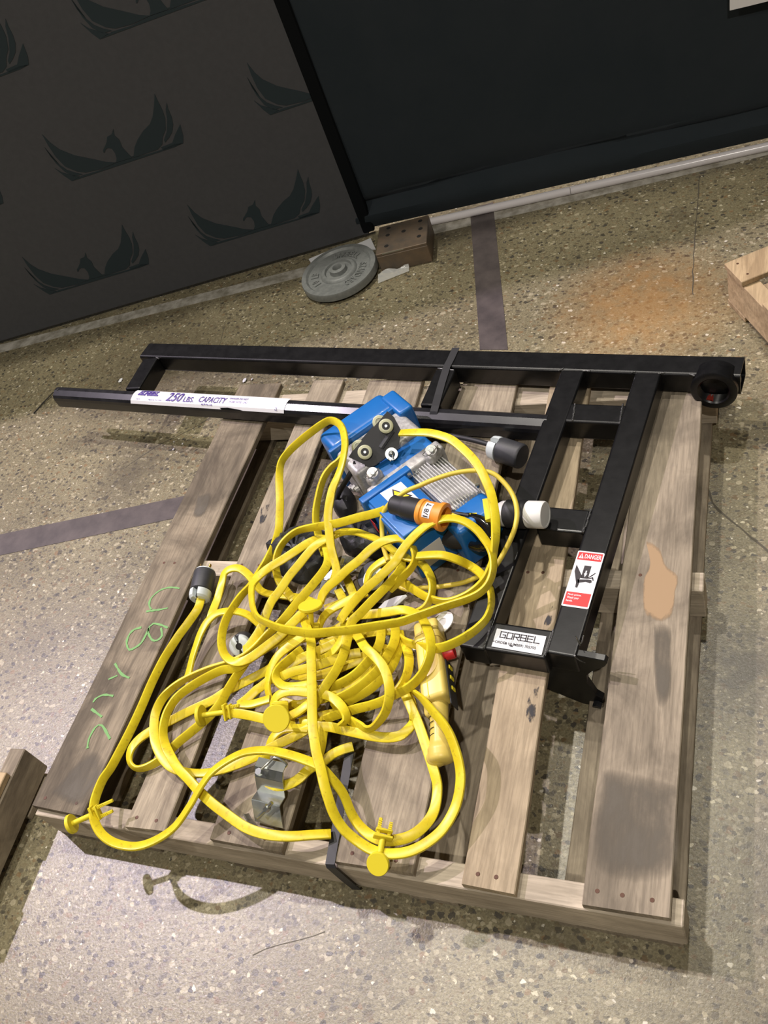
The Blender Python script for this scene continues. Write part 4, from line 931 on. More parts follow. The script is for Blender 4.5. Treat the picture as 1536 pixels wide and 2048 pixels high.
# round black reel-like connector with white ring in the pile
a, d, L = along(Vector(PQ[2]), Vector(PQ[2]) + Vector((.022, .008, -.05)))
t_ = thing('cable_plug', 'round black plug with white clamp under the yellow coils near the hoist', 'plug', (a.x, a.y, ZT))
bm = B(); lathe(bm, Vector([(0.5927,0.5729,0.135)][0]), Vector((-.25, -.25, 1)), [(0, .030), (.004, .034), (.018, .034), (.022, .030), (.022, .02)], 32); obj('body', bm, M_rub, t_, True)
bm = B(); lathe(bm, Vector([(0.603,0.557,0.158)][0]), Vector((-.25, -.25, 1)), [(0, .024), (.003, .026), (.008, .024), (.008, .011), (.002, .010)], 32); obj('cord_clamp', bm, M_wht, t_, True)

# ------------------------------------------------------------------ yellow flat cable
t_y = thing('flat_cable', 'long tangled heap of yellow flat festoon cable on the pallet', 'cable', (.5, .45, ZT))
S = {}
S['plug_lead'] = [(0.2103,0.4889,0.162,5),(0.2123,0.4644,0.16,5),(0.1958,0.4343,0.15,10),(0.1791,0.4043,0.142,15),(0.1682,0.3787,0.136,20),(0.1595,0.3485,0.132,25),(0.1561,0.2959,0.131,25),(0.1576,0.2391,0.131,25),(0.157,0.1907,0.131,25),(0.1565,0.1401,0.134,25),(0.1582,0.1025,0.14,30),(0.1586,0.0731,0.148,35),(0.166,0.0361,0.154,45),(0.177,0.0101,0.156,50),(0.1901,-0.0095,0.154,60),(0.2152,-0.028,0.15,62),(0.2504,-0.038,0.148,62),(0.2941,-0.037,0.148,62),(0.3323,-0.022,0.152,62),(0.367,0.0046,0.16,60),(0.392,0.0417,0.175,60),(0.4055,0.0719,0.185,62),(0.4215,0.1003,0.192,64),(0.4468,0.125,0.195,64),(0.4762,0.1439,0.195,64),(0.5139,0.152,0.195,60),(0.5544,0.1508,0.195,56),(0.5943,0.1454,0.192,52),(0.6278,0.1372,0.19,50),(0.6507,0.1234,0.18,50),(0.6737,0.1049,0.165,50),(0.6948,0.0764,0.155,50),(0.7153,0.0579,0.15,45),(0.7432,0.0448,0.148,30),(0.771,0.0449,0.145,12),(0.8016,0.0572,0.142,10),(0.8227,0.0804,0.14,15),(0.8321,0.109,0.138,25),(0.8295,0.1455,0.14,30),(0.8198,0.1699,0.145,20),(0.7983,0.2084,0.15,5),(0.775,0.2483,0.155,5),(0.7547,0.2781,0.16,5),(0.7343,0.3055,0.158,10),(0.7168,0.3249,0.15,20)]
S['a'] = [(0.4726,0.4551,0.166,40),(0.4989,0.4249,0.182,20),(0.5308,0.3813,0.196,5),(0.5436,0.3486,0.2,5),(0.5543,0.3201,0.2,5),(0.5753,0.2611,0.2,5),(0.5944,0.2078,0.2,5),(0.6038,0.1864,0.198,10),(0.6181,0.1585,0.198,15),(0.636,0.1308,0.2,20),(0.6513,0.1046,0.2,25),(0.6638,0.0836,0.195,30),(0.6783,0.061,0.185,40),(0.6966,0.0431,0.172,45),(0.7194,0.0317,0.16,50),(0.749,0.0217,0.156,50),(0.7781,0.0195,0.156,50),(0.8133,0.0289,0.156,48),(0.8415,0.0498,0.155,45),(0.8619,0.0766,0.155,45),(0.8751,0.1125,0.16,42),(0.8777,0.1489,0.17,40),(0.8707,0.1787,0.178,40),(0.8557,0.21,0.19,38),(0.8385,0.2328,0.198,36),(0.8128,0.2556,0.2,40),(0.7852,0.2806,0.19,45),(0.7559,0.3049,0.17,50),(0.7285,0.3259,0.15,50)]
S['b'] = [(0.5605,0.4475,0.165,30),(0.571,0.4615,0.175,15),(0.593,0.4833,0.19,8),(0.6177,0.5026,0.205,6),(0.6431,0.5239,0.215,6),(0.6699,0.5512,0.225,10),(0.6744,0.5608,0.227,12),(0.6859,0.5794,0.235,22),(0.7003,0.5929,0.245,30),(0.7172,0.605,0.255,36),(0.7376,0.6146,0.265,42),(0.764,0.619,0.275,46),(0.7888,0.6215,0.275,46),(0.8135,0.6171,0.27,40),(0.8356,0.6054,0.262,34),(0.8518,0.5896,0.255,34),(0.8658,0.5714,0.25,38),(0.8745,0.5498,0.245,42),(0.8775,0.5229,0.24,44),(0.8721,0.5005,0.235,44),(0.8588,0.4822,0.232,42),(0.8381,0.4695,0.23,40),(0.8145,0.4585,0.23,36),(0.7872,0.4463,0.23,34),(0.7627,0.4341,0.23,32),(0.7425,0.4243,0.23,30),(0.7185,0.4132,0.23,28),(0.6723,0.4018,0.23,24),(0.6312,0.3917,0.23,20),(0.5926,0.385,0.23,20),(0.549,0.379,0.23,18),(0.5091,0.3824,0.228,24),(0.4771,0.388,0.225,30),(0.4425,0.3995,0.22,38),(0.4075,0.416,0.215,44),(0.3833,0.442,0.21,46),(0.3623,0.4801,0.205,44),(0.3536,0.5084,0.2,34),(0.3591,0.5312,0.197,24),(0.3732,0.5524,0.195,18),(0.3961,0.5726,0.195,14),(0.4193,0.5955,0.195,12),(0.4379,0.6181,0.192,14),(0.4551,0.6335,0.188,20),(0.4697,0.6412,0.18,30),(0.4794,0.6436,0.17,40)]
S['c'] = [(0.5941,0.527,0.165,60),(0.5924,0.5618,0.17,58),(0.6051,0.5786,0.175,50),(0.6249,0.5894,0.18,40),(0.6457,0.5962,0.185,40),(0.6636,0.5819,0.188,30),(0.6687,0.5609,0.19,20),(0.6612,0.5349,0.192,12),(0.6447,0.5011,0.195,8),(0.6307,0.4763,0.196,8),(0.6163,0.4476,0.198,8),(0.6038,0.4299,0.196,8),(0.6024,0.4085,0.192,8),(0.6035,0.3656,0.188,10),(0.5979,0.3274,0.186,12),(0.5849,0.2978,0.182,12),(0.5743,0.2736,0.175,14),(0.5645,0.2568,0.168,20)]
S['d'] = [(0.5098,0.4812,0.175,50),(0.5138,0.4953,0.185,28),(0.526,0.5084,0.195,12),(0.5478,0.523,0.205,8),(0.5679,0.5386,0.215,8),(0.5931,0.5554,0.225,10),(0.6143,0.5779,0.232,14),(0.6373,0.594,0.236,26),(0.667,0.6011,0.237,44),(0.6853,0.5979,0.235,52),(0.6989,0.5884,0.23,54),(0.7061,0.5749,0.222,52),(0.705,0.5629,0.212,48),(0.6952,0.5517,0.202,40),(0.6828,0.5419,0.195,30),(0.6698,0.5341,0.185,24),(0.6484,0.5219,0.172,24)]
S['e'] = [(0.3691,0.3688,0.165,40),(0.3774,0.3722,0.168,20),(0.3854,0.3903,0.17,10),(0.3935,0.4204,0.172,5),(0.3973,0.4739,0.178,5),(0.4098,0.5029,0.182,8),(0.4232,0.5358,0.188,8),(0.4387,0.5642,0.192,8),(0.452,0.5889,0.196,12),(0.4647,0.6079,0.199,22),(0.4837,0.6233,0.2,36),(0.5009,0.6354,0.2,42),(0.5202,0.645,0.2,45),(0.548,0.6452,0.2,48),(0.577,0.6363,0.2,50),(0.6026,0.6262,0.2,52),(0.6294,0.6115,0.198,52),(0.6499,0.5982,0.196,50),(0.6727,0.5877,0.194,42),(0.6992,0.5823,0.192,36),(0.718,0.5684,0.19,34),(0.7353,0.5462,0.188,36),(0.7438,0.5254,0.186,42),(0.7444,0.5048,0.182,46),(0.7378,0.4866,0.176,48),(0.7219,0.4785,0.168,48),(0.7024,0.4772,0.158,48)]
S['f'] = [(0.5186,0.543,0.17,10),(0.5217,0.5614,0.178,10),(0.5141,0.5818,0.19,12),(0.5068,0.6014,0.205,12),(0.4983,0.6342,0.222,8),(0.4949,0.6574,0.238,8),(0.4963,0.6811,0.252,12),(0.5004,0.7075,0.266,28),(0.51,0.7288,0.278,40),(0.516,0.752,0.288,48),(0.5159,0.7798,0.295,46),(0.5099,0.8104,0.298,40),(0.4939,0.8467,0.298,38),(0.4739,0.8718,0.295,40),(0.4458,0.8895,0.288,36),(0.4217,0.8898,0.278,30),(0.3905,0.8835,0.262,20),(0.3519,0.875,0.24,18),(0.3228,0.8573,0.225,28),(0.3036,0.8405,0.21,38),(0.302,0.8157,0.198,26),(0.3105,0.7801,0.188,14),(0.3207,0.7437,0.178,12),(0.3274,0.7096,0.168,14),(0.3331,0.6773,0.16,16),(0.3313,0.6413,0.152,26),(0.3267,0.6069,0.15,40),(0.3213,0.5809,0.15,50),(0.3191,0.5506,0.155,54),(0.3181,0.5273,0.16,52),(0.3122,0.4957,0.168,44),(0.3095,0.4592,0.175,34),(0.309,0.4311,0.18,32),(0.312,0.4009,0.18,34),(0.3204,0.3728,0.178,40),(0.3364,0.3494,0.176,44),(0.3585,0.336,0.176,40),(0.3801,0.3341,0.178,30),(0.4005,0.3435,0.18,20),(0.4175,0.3584,0.182,14),(0.4355,0.3767,0.184,10),(0.4517,0.3939,0.186,10),(0.472,0.4253,0.188,10),(0.4833,0.4449,0.188,14),(0.493,0.4611,0.184,24)]
S['g'] = [(0.4726,0.635,0.188,15),(0.4978,0.5892,0.19,12),(0.5025,0.5674,0.19,10),(0.4988,0.547,0.19,8),(0.4888,0.5216,0.19,8),(0.4771,0.499,0.188,8),(0.4634,0.4729,0.186,8),(0.4486,0.4409,0.184,14),(0.435,0.4225,0.18,30),(0.4163,0.4026,0.176,45),(0.3965,0.3769,0.17,54),(0.3759,0.3576,0.165,56),(0.3554,0.3464,0.162,56),(0.3353,0.3379,0.16,54),(0.2984,0.3236,0.158,54),(0.2587,0.3025,0.155,50),(0.2323,0.2813,0.152,40),(0.2154,0.2547,0.15,24),(0.2134,0.2231,0.15,12),(0.2237,0.1923,0.15,10),(0.2405,0.1629,0.15,12),(0.2644,0.1383,0.15,16),(0.2873,0.1223,0.148,24),(0.3073,0.1145,0.146,34),(0.3334,0.1124,0.142,48),(0.3576,0.1142,0.14,50),(0.3844,0.1195,0.14,48),(0.4118,0.1307,0.14,38),(0.4417,0.1462,0.14,28),(0.4682,0.1613,0.142,22),(0.4902,0.1729,0.148,20),(0.508,0.1849,0.15,18),(0.5288,0.1973,0.152,18),(0.5509,0.2102,0.155,25),(0.5637,0.2216,0.155,30)]
S['h'] = [(0.4717,0.4168,0.17,12),(0.4444,0.3941,0.17,8),(0.4183,0.3715,0.17,8),(0.3925,0.349,0.168,8),(0.3671,0.3271,0.165,8),(0.3374,0.3208,0.164,12),(0.3087,0.3048,0.162,16),(0.28,0.2831,0.16,18),(0.2562,0.2585,0.158,26),(0.2467,0.2336,0.157,36),(0.2467,0.2084,0.157,46),(0.2559,0.1792,0.157,46),(0.2716,0.1565,0.157,40),(0.2989,0.1323,0.16,24),(0.3297,0.1094,0.165,14),(0.3622,0.0913,0.168,8),(0.3981,0.07,0.17,8),(0.4311,0.0535,0.168,12),(0.4625,0.0406,0.165,16),(0.5068,0.0244,0.16,22),(0.5457,0.0195,0.155,32),(0.5885,0.0233,0.15,44),(0.6286,0.0355,0.14,52),(0.656,0.0451,0.13,56)]
S['i'] = [(0.4085,0.4171,0.156,55),(0.3923,0.3947,0.156,50),(0.3824,0.3717,0.156,40),(0.3755,0.3405,0.155,30),(0.3655,0.3152,0.152,24),(0.3573,0.2842,0.15,18),(0.3513,0.2571,0.148,16),(0.3389,0.2319,0.146,14),(0.3219,0.2097,0.144,14),(0.3018,0.1893,0.14,14),(0.2811,0.1679,0.136,16),(0.265,0.1418,0.134,20),(0.251,0.1267,0.134,26),(0.2322,0.1141,0.134,38),(0.2144,0.109,0.136,44),(0.1989,0.1157,0.14,46),(0.1918,0.1297,0.144,42),(0.1916,0.1467,0.146,36),(0.1979,0.1655,0.144,32),(0.2089,0.1827,0.14,26),(0.2239,0.1994,0.136,22),(0.2442,0.2157,0.134,20),(0.2642,0.2314,0.133,18),(0.2891,0.2482,0.133,18),(0.3214,0.2685,0.134,20),(0.3426,0.2884,0.134,20),(0.374,0.3091,0.136,20),(0.403,0.3262,0.14,18),(0.4323,0.3409,0.148,18),(0.4421,0.3564,0.152,30)]
S['j'] = [(0.2428,0.3027,0.138,30),(0.2421,0.3179,0.138,40),(0.2397,0.3539,0.145,48),(0.2399,0.3847,0.15,46),(0.2425,0.4076,0.155,42),(0.2501,0.4309,0.16,38),(0.2665,0.4486,0.165,44),(0.2902,0.4554,0.168,50),(0.3181,0.4568,0.168,52),(0.3435,0.452,0.166,52),(0.3664,0.4411,0.162,50),(0.386,0.4284,0.155,50)]
S['k'] = [(0.247,0.446,0.15,14),(0.2464,0.4586,0.152,14),(0.2429,0.4972,0.15,16),(0.2431,0.5338,0.158,28),(0.2406,0.5578,0.16,44),(0.2526,0.5689,0.162,40),(0.2753,0.5695,0.164,34),(0.3008,0.5568,0.164,28),(0.3214,0.5404,0.162,34),(0.3338,0.5293,0.158,46),(0.3468,0.5197,0.154,54),(0.3677,0.5142,0.152,54),(0.399,0.5117,0.152,46),(0.4288,0.5092,0.152,44),(0.4581,0.5034,0.155,50),(0.4902,0.4917,0.158,54)]
S['l'] = [(0.6287,0.666,0.25,10),(0.6213,0.6624,0.248,8),(0.5942,0.6573,0.243,6),(0.5653,0.6535,0.238,6),(0.5243,0.6465,0.23,10),(0.4843,0.6447,0.222,20),(0.4444,0.6441,0.214,36),(0.4131,0.6427,0.205,46),(0.3927,0.633,0.198,50),(0.3792,0.6185,0.192,50),(0.3722,0.6,0.186,48),(0.3713,0.5793,0.178,46),(0.3769,0.5576,0.17,44),(0.3906,0.5363,0.164,38),(0.4102,0.5182,0.158,30),(0.4314,0.5018,0.152,25)]
S['m'] = [(0.4883,0.8116,0.255,50),(0.4796,0.797,0.252,50),(0.4671,0.7893,0.248,52),(0.451,0.7738,0.238,52),(0.4413,0.7535,0.225,50),(0.4354,0.7306,0.21,50),(0.432,0.7076,0.195,46),(0.4344,0.6845,0.182,44),(0.4422,0.6634,0.172,38),(0.4537,0.6385,0.162,44),(0.4684,0.6146,0.155,50)]
S['n'] = [(0.6237,0.8451,0.285,45),(0.6584,0.842,0.288,34),(0.6948,0.8349,0.292,24),(0.7256,0.8229,0.294,14),(0.7514,0.8091,0.294,8),(0.7795,0.7851,0.292,5),(0.8027,0.7618,0.29,3),(0.8221,0.737,0.286,3),(0.838,0.7108,0.28,5),(0.8526,0.6823,0.276,8),(0.865,0.6471,0.275,12),(0.8721,0.6165,0.268,16),(0.8755,0.5884,0.26,30),(0.8742,0.5727,0.25,44),(0.8707,0.5571,0.235,50),(0.8635,0.5434,0.222,50),(0.8551,0.5297,0.212,48),(0.84,0.517,0.2,42),(0.8208,0.5047,0.192,40),(0.7981,0.4964,0.186,44),(0.7776,0.4937,0.182,46),(0.7519,0.4986,0.178,40),(0.7275,0.5096,0.174,34),(0.6976,0.5277,0.17,30),(0.6721,0.5459,0.165,26),(0.6534,0.5573,0.16,24)]
S['o'] = [(0.7194,0.5584,0.238,50),(0.7474,0.56,0.24,44),(0.7731,0.5623,0.236,38),(0.7974,0.5626,0.222,34),(0.8124,0.569,0.196,32),(0.8364,0.5518,0.198,34),(0.8518,0.5338,0.198,42),(0.8629,0.5171,0.198,48),(0.871,0.4949,0.198,48),(0.8735,0.4718,0.198,46),(0.8702,0.4475,0.2,40),(0.8588,0.4263,0.202,34),(0.8465,0.4105,0.204,28),(0.8329,0.3968,0.206,24),(0.813,0.384,0.206,20),(0.7958,0.3782,0.205,16),(0.7747,0.3798,0.2,14),(0.7422,0.3952,0.18,26),(0.7135,0.4102,0.165,36),(0.6944,0.424,0.155,44),(0.6787,0.4375,0.15,50)]
S['p'] = [(0.5997,0.4642,0.166,12),(0.6278,0.4654,0.17,16),(0.6613,0.4678,0.176,20),(0.6941,0.4688,0.184,30),(0.7208,0.4605,0.19,42),(0.7422,0.4476,0.196,42),(0.7626,0.4198,0.205,24),(0.7773,0.3959,0.212,20),(0.7869,0.3688,0.216,24),(0.7873,0.3457,0.215,26),(0.7803,0.3269,0.208,26),(0.7657,0.3134,0.196,24),(0.7455,0.3023,0.184,18),(0.7218,0.2946,0.174,14),(0.6984,0.2836,0.166,12),(0.6737,0.2754,0.16,10),(0.6488,0.2691,0.156,10),(0.6298,0.2622,0.154,12),(0.6079,0.254,0.152,14),(0.5872,0.2448,0.15,20)]
S['q'] = [(0.5822,0.4353,0.166,20),(0.6034,0.4185,0.18,8),(0.6276,0.3964,0.196,3),(0.6536,0.3688,0.208,3),(0.6813,0.3481,0.212,5),(0.7026,0.3288,0.212,8),(0.7166,0.3075,0.21,10),(0.725,0.2862,0.206,14),(0.7263,0.2668,0.2,20),(0.7208,0.25,0.19,30),(0.7082,0.2345,0.18,40),(0.6966,0.2277,0.172,44),(0.6837,0.2274,0.166,40),(0.6644,0.2354,0.16,30),(0.6416,0.2446,0.155,20),(0.626,0.2528,0.15,20)]
S['r'] = [(0.543,0.2332,0.148,20),(0.5767,0.2295,0.15,16),(0.6024,0.2301,0.15,14),(0.6319,0.2272,0.15,14),(0.66,0.2242,0.15,14),(0.6896,0.2214,0.15,16),(0.718,0.2215,0.15,20),(0.7407,0.2269,0.15,26),(0.7514,0.2387,0.148,34),(0.7586,0.2556,0.145,40),(0.7574,0.2719,0.142,40)]
S['s1'] = [(0.6428,0.4496,0.16,20),(0.6531,0.4327,0.164,10),(0.6602,0.4048,0.168,8),(0.6574,0.3802,0.17,10),(0.6483,0.3566,0.172,14),(0.6322,0.3307,0.172,18),(0.6108,0.3131,0.17,18),(0.5854,0.3026,0.166,20),(0.5582,0.2972,0.16,26)]
S['s2'] = [(0.6784,0.4457,0.162,24),(0.6861,0.4256,0.166,12),(0.6899,0.4011,0.17,8),(0.6855,0.3745,0.172,8),(0.676,0.3459,0.172,10),(0.6589,0.3202,0.172,14),(0.6404,0.3009,0.17,16),(0.6164,0.2849,0.167,18),(0.5923,0.2761,0.162,20)]
S['s3'] = [(0.6847,0.4411,0.152,20),(0.693,0.4201,0.154,14),(0.6961,0.3914,0.156,10),(0.693,0.3596,0.158,12),(0.6806,0.3342,0.158,14),(0.6631,0.3096,0.158,16),(0.6416,0.2932,0.156,18),(0.6202,0.2798,0.154,20),(0.5947,0.2703,0.15,24)]
S['s4'] = [(0.4698,0.3158,0.16,30),(0.4773,0.3185,0.164,14),(0.5,0.3279,0.168,10),(0.5296,0.3368,0.17,10),(0.557,0.3488,0.17,10),(0.585,0.3618,0.17,10),(0.6111,0.3749,0.168,10),(0.6251,0.381,0.165,16)]
S['s5'] = [(0.4939,0.384,0.158,14),(0.4817,0.3607,0.163,12),(0.4707,0.3378,0.17,24),(0.4672,0.3219,0.174,40),(0.4719,0.3057,0.176,46),(0.4887,0.293,0.176,46),(0.5103,0.2906,0.176,40),(0.5395,0.2963,0.176,36),(0.5581,0.3066,0.17,36)]
S['s6'] = [(0.4788,0.2498,0.16,46),(0.4786,0.2582,0.164,48),(0.4834,0.2702,0.17,44),(0.4984,0.2789,0.174,36),(0.5195,0.2829,0.176,30),(0.5441,0.2829,0.176,26),(0.5757,0.2821,0.175,26),(0.5984,0.2784,0.174,22),(0.6207,0.2655,0.173,26),(0.636,0.2498,0.171,40),(0.6393,0.2387,0.168,50),(0.6283,0.2317,0.16,50)]
S['s7'] = [(0.4557,0.2743,0.142,46),(0.4471,0.2877,0.144,50),(0.4403,0.3046,0.148,50),(0.4394,0.3234,0.154,46),(0.4429,0.3427,0.16,40),(0.4524,0.3614,0.166,34),(0.4709,0.3808,0.17,30),(0.4886,0.3969,0.172,30),(0.4997,0.4103,0.172,30)]
S['s8'] = [(0.3873,0.2614,0.138,16),(0.4013,0.2748,0.14,14),(0.4162,0.2948,0.142,14),(0.425,0.3011,0.144,14),(0.4465,0.3207,0.15,14),(0.4654,0.3389,0.154,14),(0.4947,0.3637,0.154,14),(0.5302,0.3878,0.152,16),(0.5582,0.4081,0.15,20)]
S['s9'] = [(0.5237,0.3716,0.15,46),(0.5368,0.3679,0.152,52),(0.5506,0.371,0.156,54),(0.568,0.3809,0.164,52),(0.5804,0.3994,0.172,48),(0.5825,0.4152,0.176,44)]
S['s10'] = [(0.6947,0.4204,0.15,40),(0.7092,0.4056,0.154,24),(0.7234,0.3791,0.158,16),(0.7287,0.3527,0.16,22),(0.7265,0.3305,0.16,32),(0.7192,0.3144,0.158,38),(0.7074,0.3064,0.152,38)]
S['s11'] = [(0.516,0.4305,0.16,50),(0.5182,0.4458,0.164,48),(0.5259,0.4614,0.168,44),(0.5415,0.4739,0.172,40),(0.5647,0.4867,0.176,34),(0.5877,0.5008,0.178,30),(0.6059,0.5114,0.176,30)]
S['s12'] = [(0.5101,0.4832,0.152,40),(0.5292,0.4902,0.154,36),(0.5534,0.5021,0.156,34)]
S['s13'] = [(0.4902,0.1708,0.144,50),(0.4922,0.1872,0.15,50),(0.4975,0.1979,0.154,50),(0.5072,0.2091,0.156,50),(0.5224,0.2153,0.157,52),(0.5449,0.2176,0.157,52),(0.5639,0.2191,0.156,50)]
S['s14'] = [(0.49,0.1739,0.146,30),(0.4905,0.158,0.148,20),(0.4939,0.1445,0.142,20),(0.4978,0.133,0.134,20)]
S['s15'] = [(0.4922,0.1231,0.15,50),(0.5015,0.1176,0.152,44),(0.5143,0.1116,0.152,38),(0.5305,0.107,0.152,30),(0.5468,0.1072,0.154,26),(0.5648,0.1133,0.156,24),(0.5799,0.1246,0.158,26),(0.5898,0.1399,0.158,28),(0.5984,0.1551,0.15,28),(0.6072,0.1676,0.142,30),(0.6174,0.1851,0.136,32),(0.6322,0.1975,0.132,32),(0.648,0.2071,0.128,32)]
S['s16'] = [(0.5879,0.2347,0.146,20),(0.5914,0.2139,0.148,16),(0.5964,0.1917,0.15,16),(0.5979,0.1714,0.152,20),(0.5926,0.1544,0.15,24),(0.5792,0.1422,0.142,30)]
S['s17'] = [(0.5332,0.2363,0.14,24),(0.5573,0.246,0.142,18),(0.5721,0.2516,0.144,14),(0.5891,0.2574,0.144,14),(0.6053,0.2631,0.142,18)]
S['s18'] = [(0.3915,0.2576,0.15,48),(0.4206,0.2581,0.152,50),(0.4416,0.2644,0.154,50),(0.4621,0.2716,0.156,50)]
S['s19'] = [(0.3772,0.2357,0.156,10),(0.4064,0.2333,0.16,10),(0.4363,0.2309,0.162,12),(0.4708,0.227,0.162,16),(0.5019,0.226,0.158,20),(0.5267,0.2367,0.15,30)]
S['s20'] = [(0.5171,0.2409,0.156,40),(0.5344,0.2478,0.162,44),(0.549,0.2595,0.166,44),(0.5599,0.2709,0.166,44)]
S['s21'] = [(0.7282,0.3149,0.14,10),(0.7399,0.3025,0.142,12),(0.7515,0.2823,0.144,16),(0.7593,0.2631,0.144,20)]
S['s22'] = [(0.5229,0.4025,0.146,20),(0.5484,0.4122,0.148,18),(0.5838,0.4247,0.15,18),(0.6191,0.4338,0.15,20),(0.6536,0.4418,0.148,24),(0.6813,0.4453,0.145,30)]
S['s23'] = [(0.4742,0.2793,0.14,20),(0.5111,0.2709,0.142,14),(0.5408,0.279,0.142,12),(0.5779,0.2961,0.142,12),(0.6126,0.3205,0.142,14),(0.6403,0.3508,0.142,16),(0.6554,0.3826,0.142,18),(0.6582,0.4152,0.14,20)]
S['s24'] = [(0.4703,0.3384,0.142,20),(0.5003,0.333,0.142,16),(0.5425,0.3386,0.142,14),(0.5799,0.357,0.142,14),(0.616,0.3797,0.142,16),(0.634,0.4068,0.14,20)]
S['s25'] = [(0.4266,0.3985,0.142,30),(0.4518,0.4084,0.144,24),(0.4844,0.4163,0.146,24),(0.5146,0.4276,0.146,24),(0.5458,0.4376,0.148,30),(0.5726,0.4614,0.15,30)]
S['s26'] = [(0.521,0.5798,0.14,20),(0.5345,0.5598,0.138,14),(0.5501,0.5366,0.136,14),(0.5624,0.5199,0.134,18)]
S['s27'] = [(0.5235,0.5321,0.15,26),(0.5371,0.5154,0.148,20),(0.5491,0.4965,0.146,20),(0.5656,0.4769,0.144,24)]
for k, P in S.items():
    bm = B(); ribbon(bm, P)
    obj('cable_strand', bm, M_yel, t_y, True)
t_r = thing('pendant_cable', 'thin round yellow cable looping over the silver motor fins', 'cable', (.75, .75, .2))
bm = B(); tube(bm, [(0.6338,0.5834,0.185),(0.6262,0.5971,0.19),(0.6191,0.6149,0.2),(0.6153,0.6393,0.215),(0.6182,0.6534,0.235),(0.6308,0.6645,0.255),(0.6554,0.6712,0.275),(0.6803,0.6833,0.285),(0.7071,0.6947,0.288),(0.7256,0.7061,0.288),(0.7492,0.7174,0.288),(0.7725,0.7278,0.286),(0.7986,0.7342,0.284),(0.8268,0.737,0.28),(0.8487,0.733,0.275),(0.8678,0.7207,0.265),(0.8849,0.7022,0.255),(0.8963,0.6791,0.248),(0.9027,0.6511,0.246),(0.9015,0.6281,0.24),(0.8925,0.6109,0.225),(0.8806,0.5936,0.21),(0.8646,0.5712,0.195),(0.8476,0.5582,0.188),(0.8258,0.5526,0.18),(0.7989,0.5455,0.172),(0.766,0.5421,0.165),(0.7328,0.5396,0.16),(0.7081,0.5388,0.158),(0.6825,0.535,0.155),(0.6588,0.5435,0.152),(0.6367,0.5539,0.15)], .0049, 12); obj('round_cable', bm, M_yel2, t_r, True)

# ------------------------------------------------------------------ yellow cable trolleys (disc, stem and fork)
def carrier(label, D, K, dn, rdisc=.019, fork=None, fl=.03):
    D, K = Vector(D), Vector(K); dn = Vector(dn).normalized(); ax = (K - D).normalized()
    t_ = thing('cable_carrier', label, 'cable carrier', (D.x, D.y, min(D.z, K.z) - .02), 'yellow plastic carriers clipped to the flat cable')
    bm = B(); lathe(bm, D - dn * .004, dn, [(0, rdisc * .93), (.0015, rdisc), (.006, rdisc), (.0075, rdisc * .95)], 36); obj('disc', bm, M_yclip, t_, True)
    bm = B(); cyl(bm, D + ax * .003, K, .0052, .0052, 14); obj('stem', bm, M_yclip, t_, True)
    s = ax.cross(FACE).normalized(); up = s.cross(ax).normalized()
    if up.z < 0: up = -up
    Mk = Matrix((ax, s, up)).transposed().to_4x4(); Mk.translation = K
    bm = B(); boxm(bm, -.003, .002, -.016, .016, -.010, .010, .0012, Mk); boxm(bm, .008, .012, -.014, .014, -.008, .009, .0012, Mk); obj('clamp_plate', bm, M_yclip, t_, True)
    for sg in (-1, 1):
        bm = B(); boxm(bm, .0, fl * (1.0 if sg > 0 else .8), sg * .009 - .003, sg * .009 + .003, -.003, .003, .001, Mk)
        for q in range(5): boxm(bm, .010 + q * .0035, .0115 + q * .0035, sg * .009 - .003, sg * .009 + .003, .003, .0042, 0, Mk)
        obj('fork_arm', bm, M_yclip, t_, True)
C_ = [(0.136,-0.0183,0.15),(0.1794,0.0055,0.154),(0.7672,0.0002,0.16),(0.7638,0.044,0.16),(0.5214,0.2108,0.205),(0.4987,0.2495,0.17),(0.3278,0.2213,0.16),(0.38,0.2339,0.16),(0.5103,0.4531,0.208),(0.5043,0.4305,0.17)]
carrier('yellow plastic cable carrier sticking out over the left end of the front beam', C_[0], C_[1], Vector(C_[1]) - Vector(C_[0]), .0185, fl=.046)
carrier('yellow plastic cable carrier pointing at the viewer by the front beam middle', C_[2], C_[3], Vector((.1, -.6, .8)), .019)
carrier('yellow plastic cable carrier whose round disc faces up in the cable heap', C_[4], C_[5], Vector((.25, -.55, .75)), .0255)
carrier('yellow plastic cable carrier lying flat left of the cable heap', C_[6], C_[7], Vector(C_[7]) - Vector(C_[6]), .021, fl=.03)
carrier('yellow plastic cable carrier at the top of the cable heap, disc seen from below', C_[8], C_[9], Vector((0, .5, .9)), .0245, fl=.02)

# ------------------------------------------------------------------ push-button pendant
t_n = thing('pendant_control', 'yellow handheld pendant control with red stop button', 'controller', Vector([(0.789,0.3178,0.122)][0]))
pa, pb, pc = [Vector(p) for p in [(0.755,0.4466,0.15),(0.8117,0.2868,0.15),(0.8315,0.1818,0.148)]]
d = (pb - pa).normalized(); Lp = (pb - pa).length; Mp = frame_m(pa, d, (-.18, 0, 1))
sdy = Mp.to_3x3() @ Vector((0, 1, 0)); sgn = 1 if sdy.x > 0 else -1     # local +y (times sgn) points right in the picture
bm = B(); boxm(bm, 0, Lp, -.0245, .0245, .004, .046, .009, Mp, 4); obj('shell', bm, M_pend, t_n, True)
bm = B(); boxm(bm, .012, Lp + .010, min(-sgn * .036, -sgn * .002), max(-sgn * .036, -sgn * .002), -.020, .014, .009, Mp, 4); obj('back_shell', bm, M_pend, t_n, True)
bm = B(); boxm(bm, .020, Lp - .004, -sgn * .0075 - .0008, -sgn * .0075 + .0008, .0455, .0468, .0003, Mp); obj('seam', bm, M_yclip, t_n)
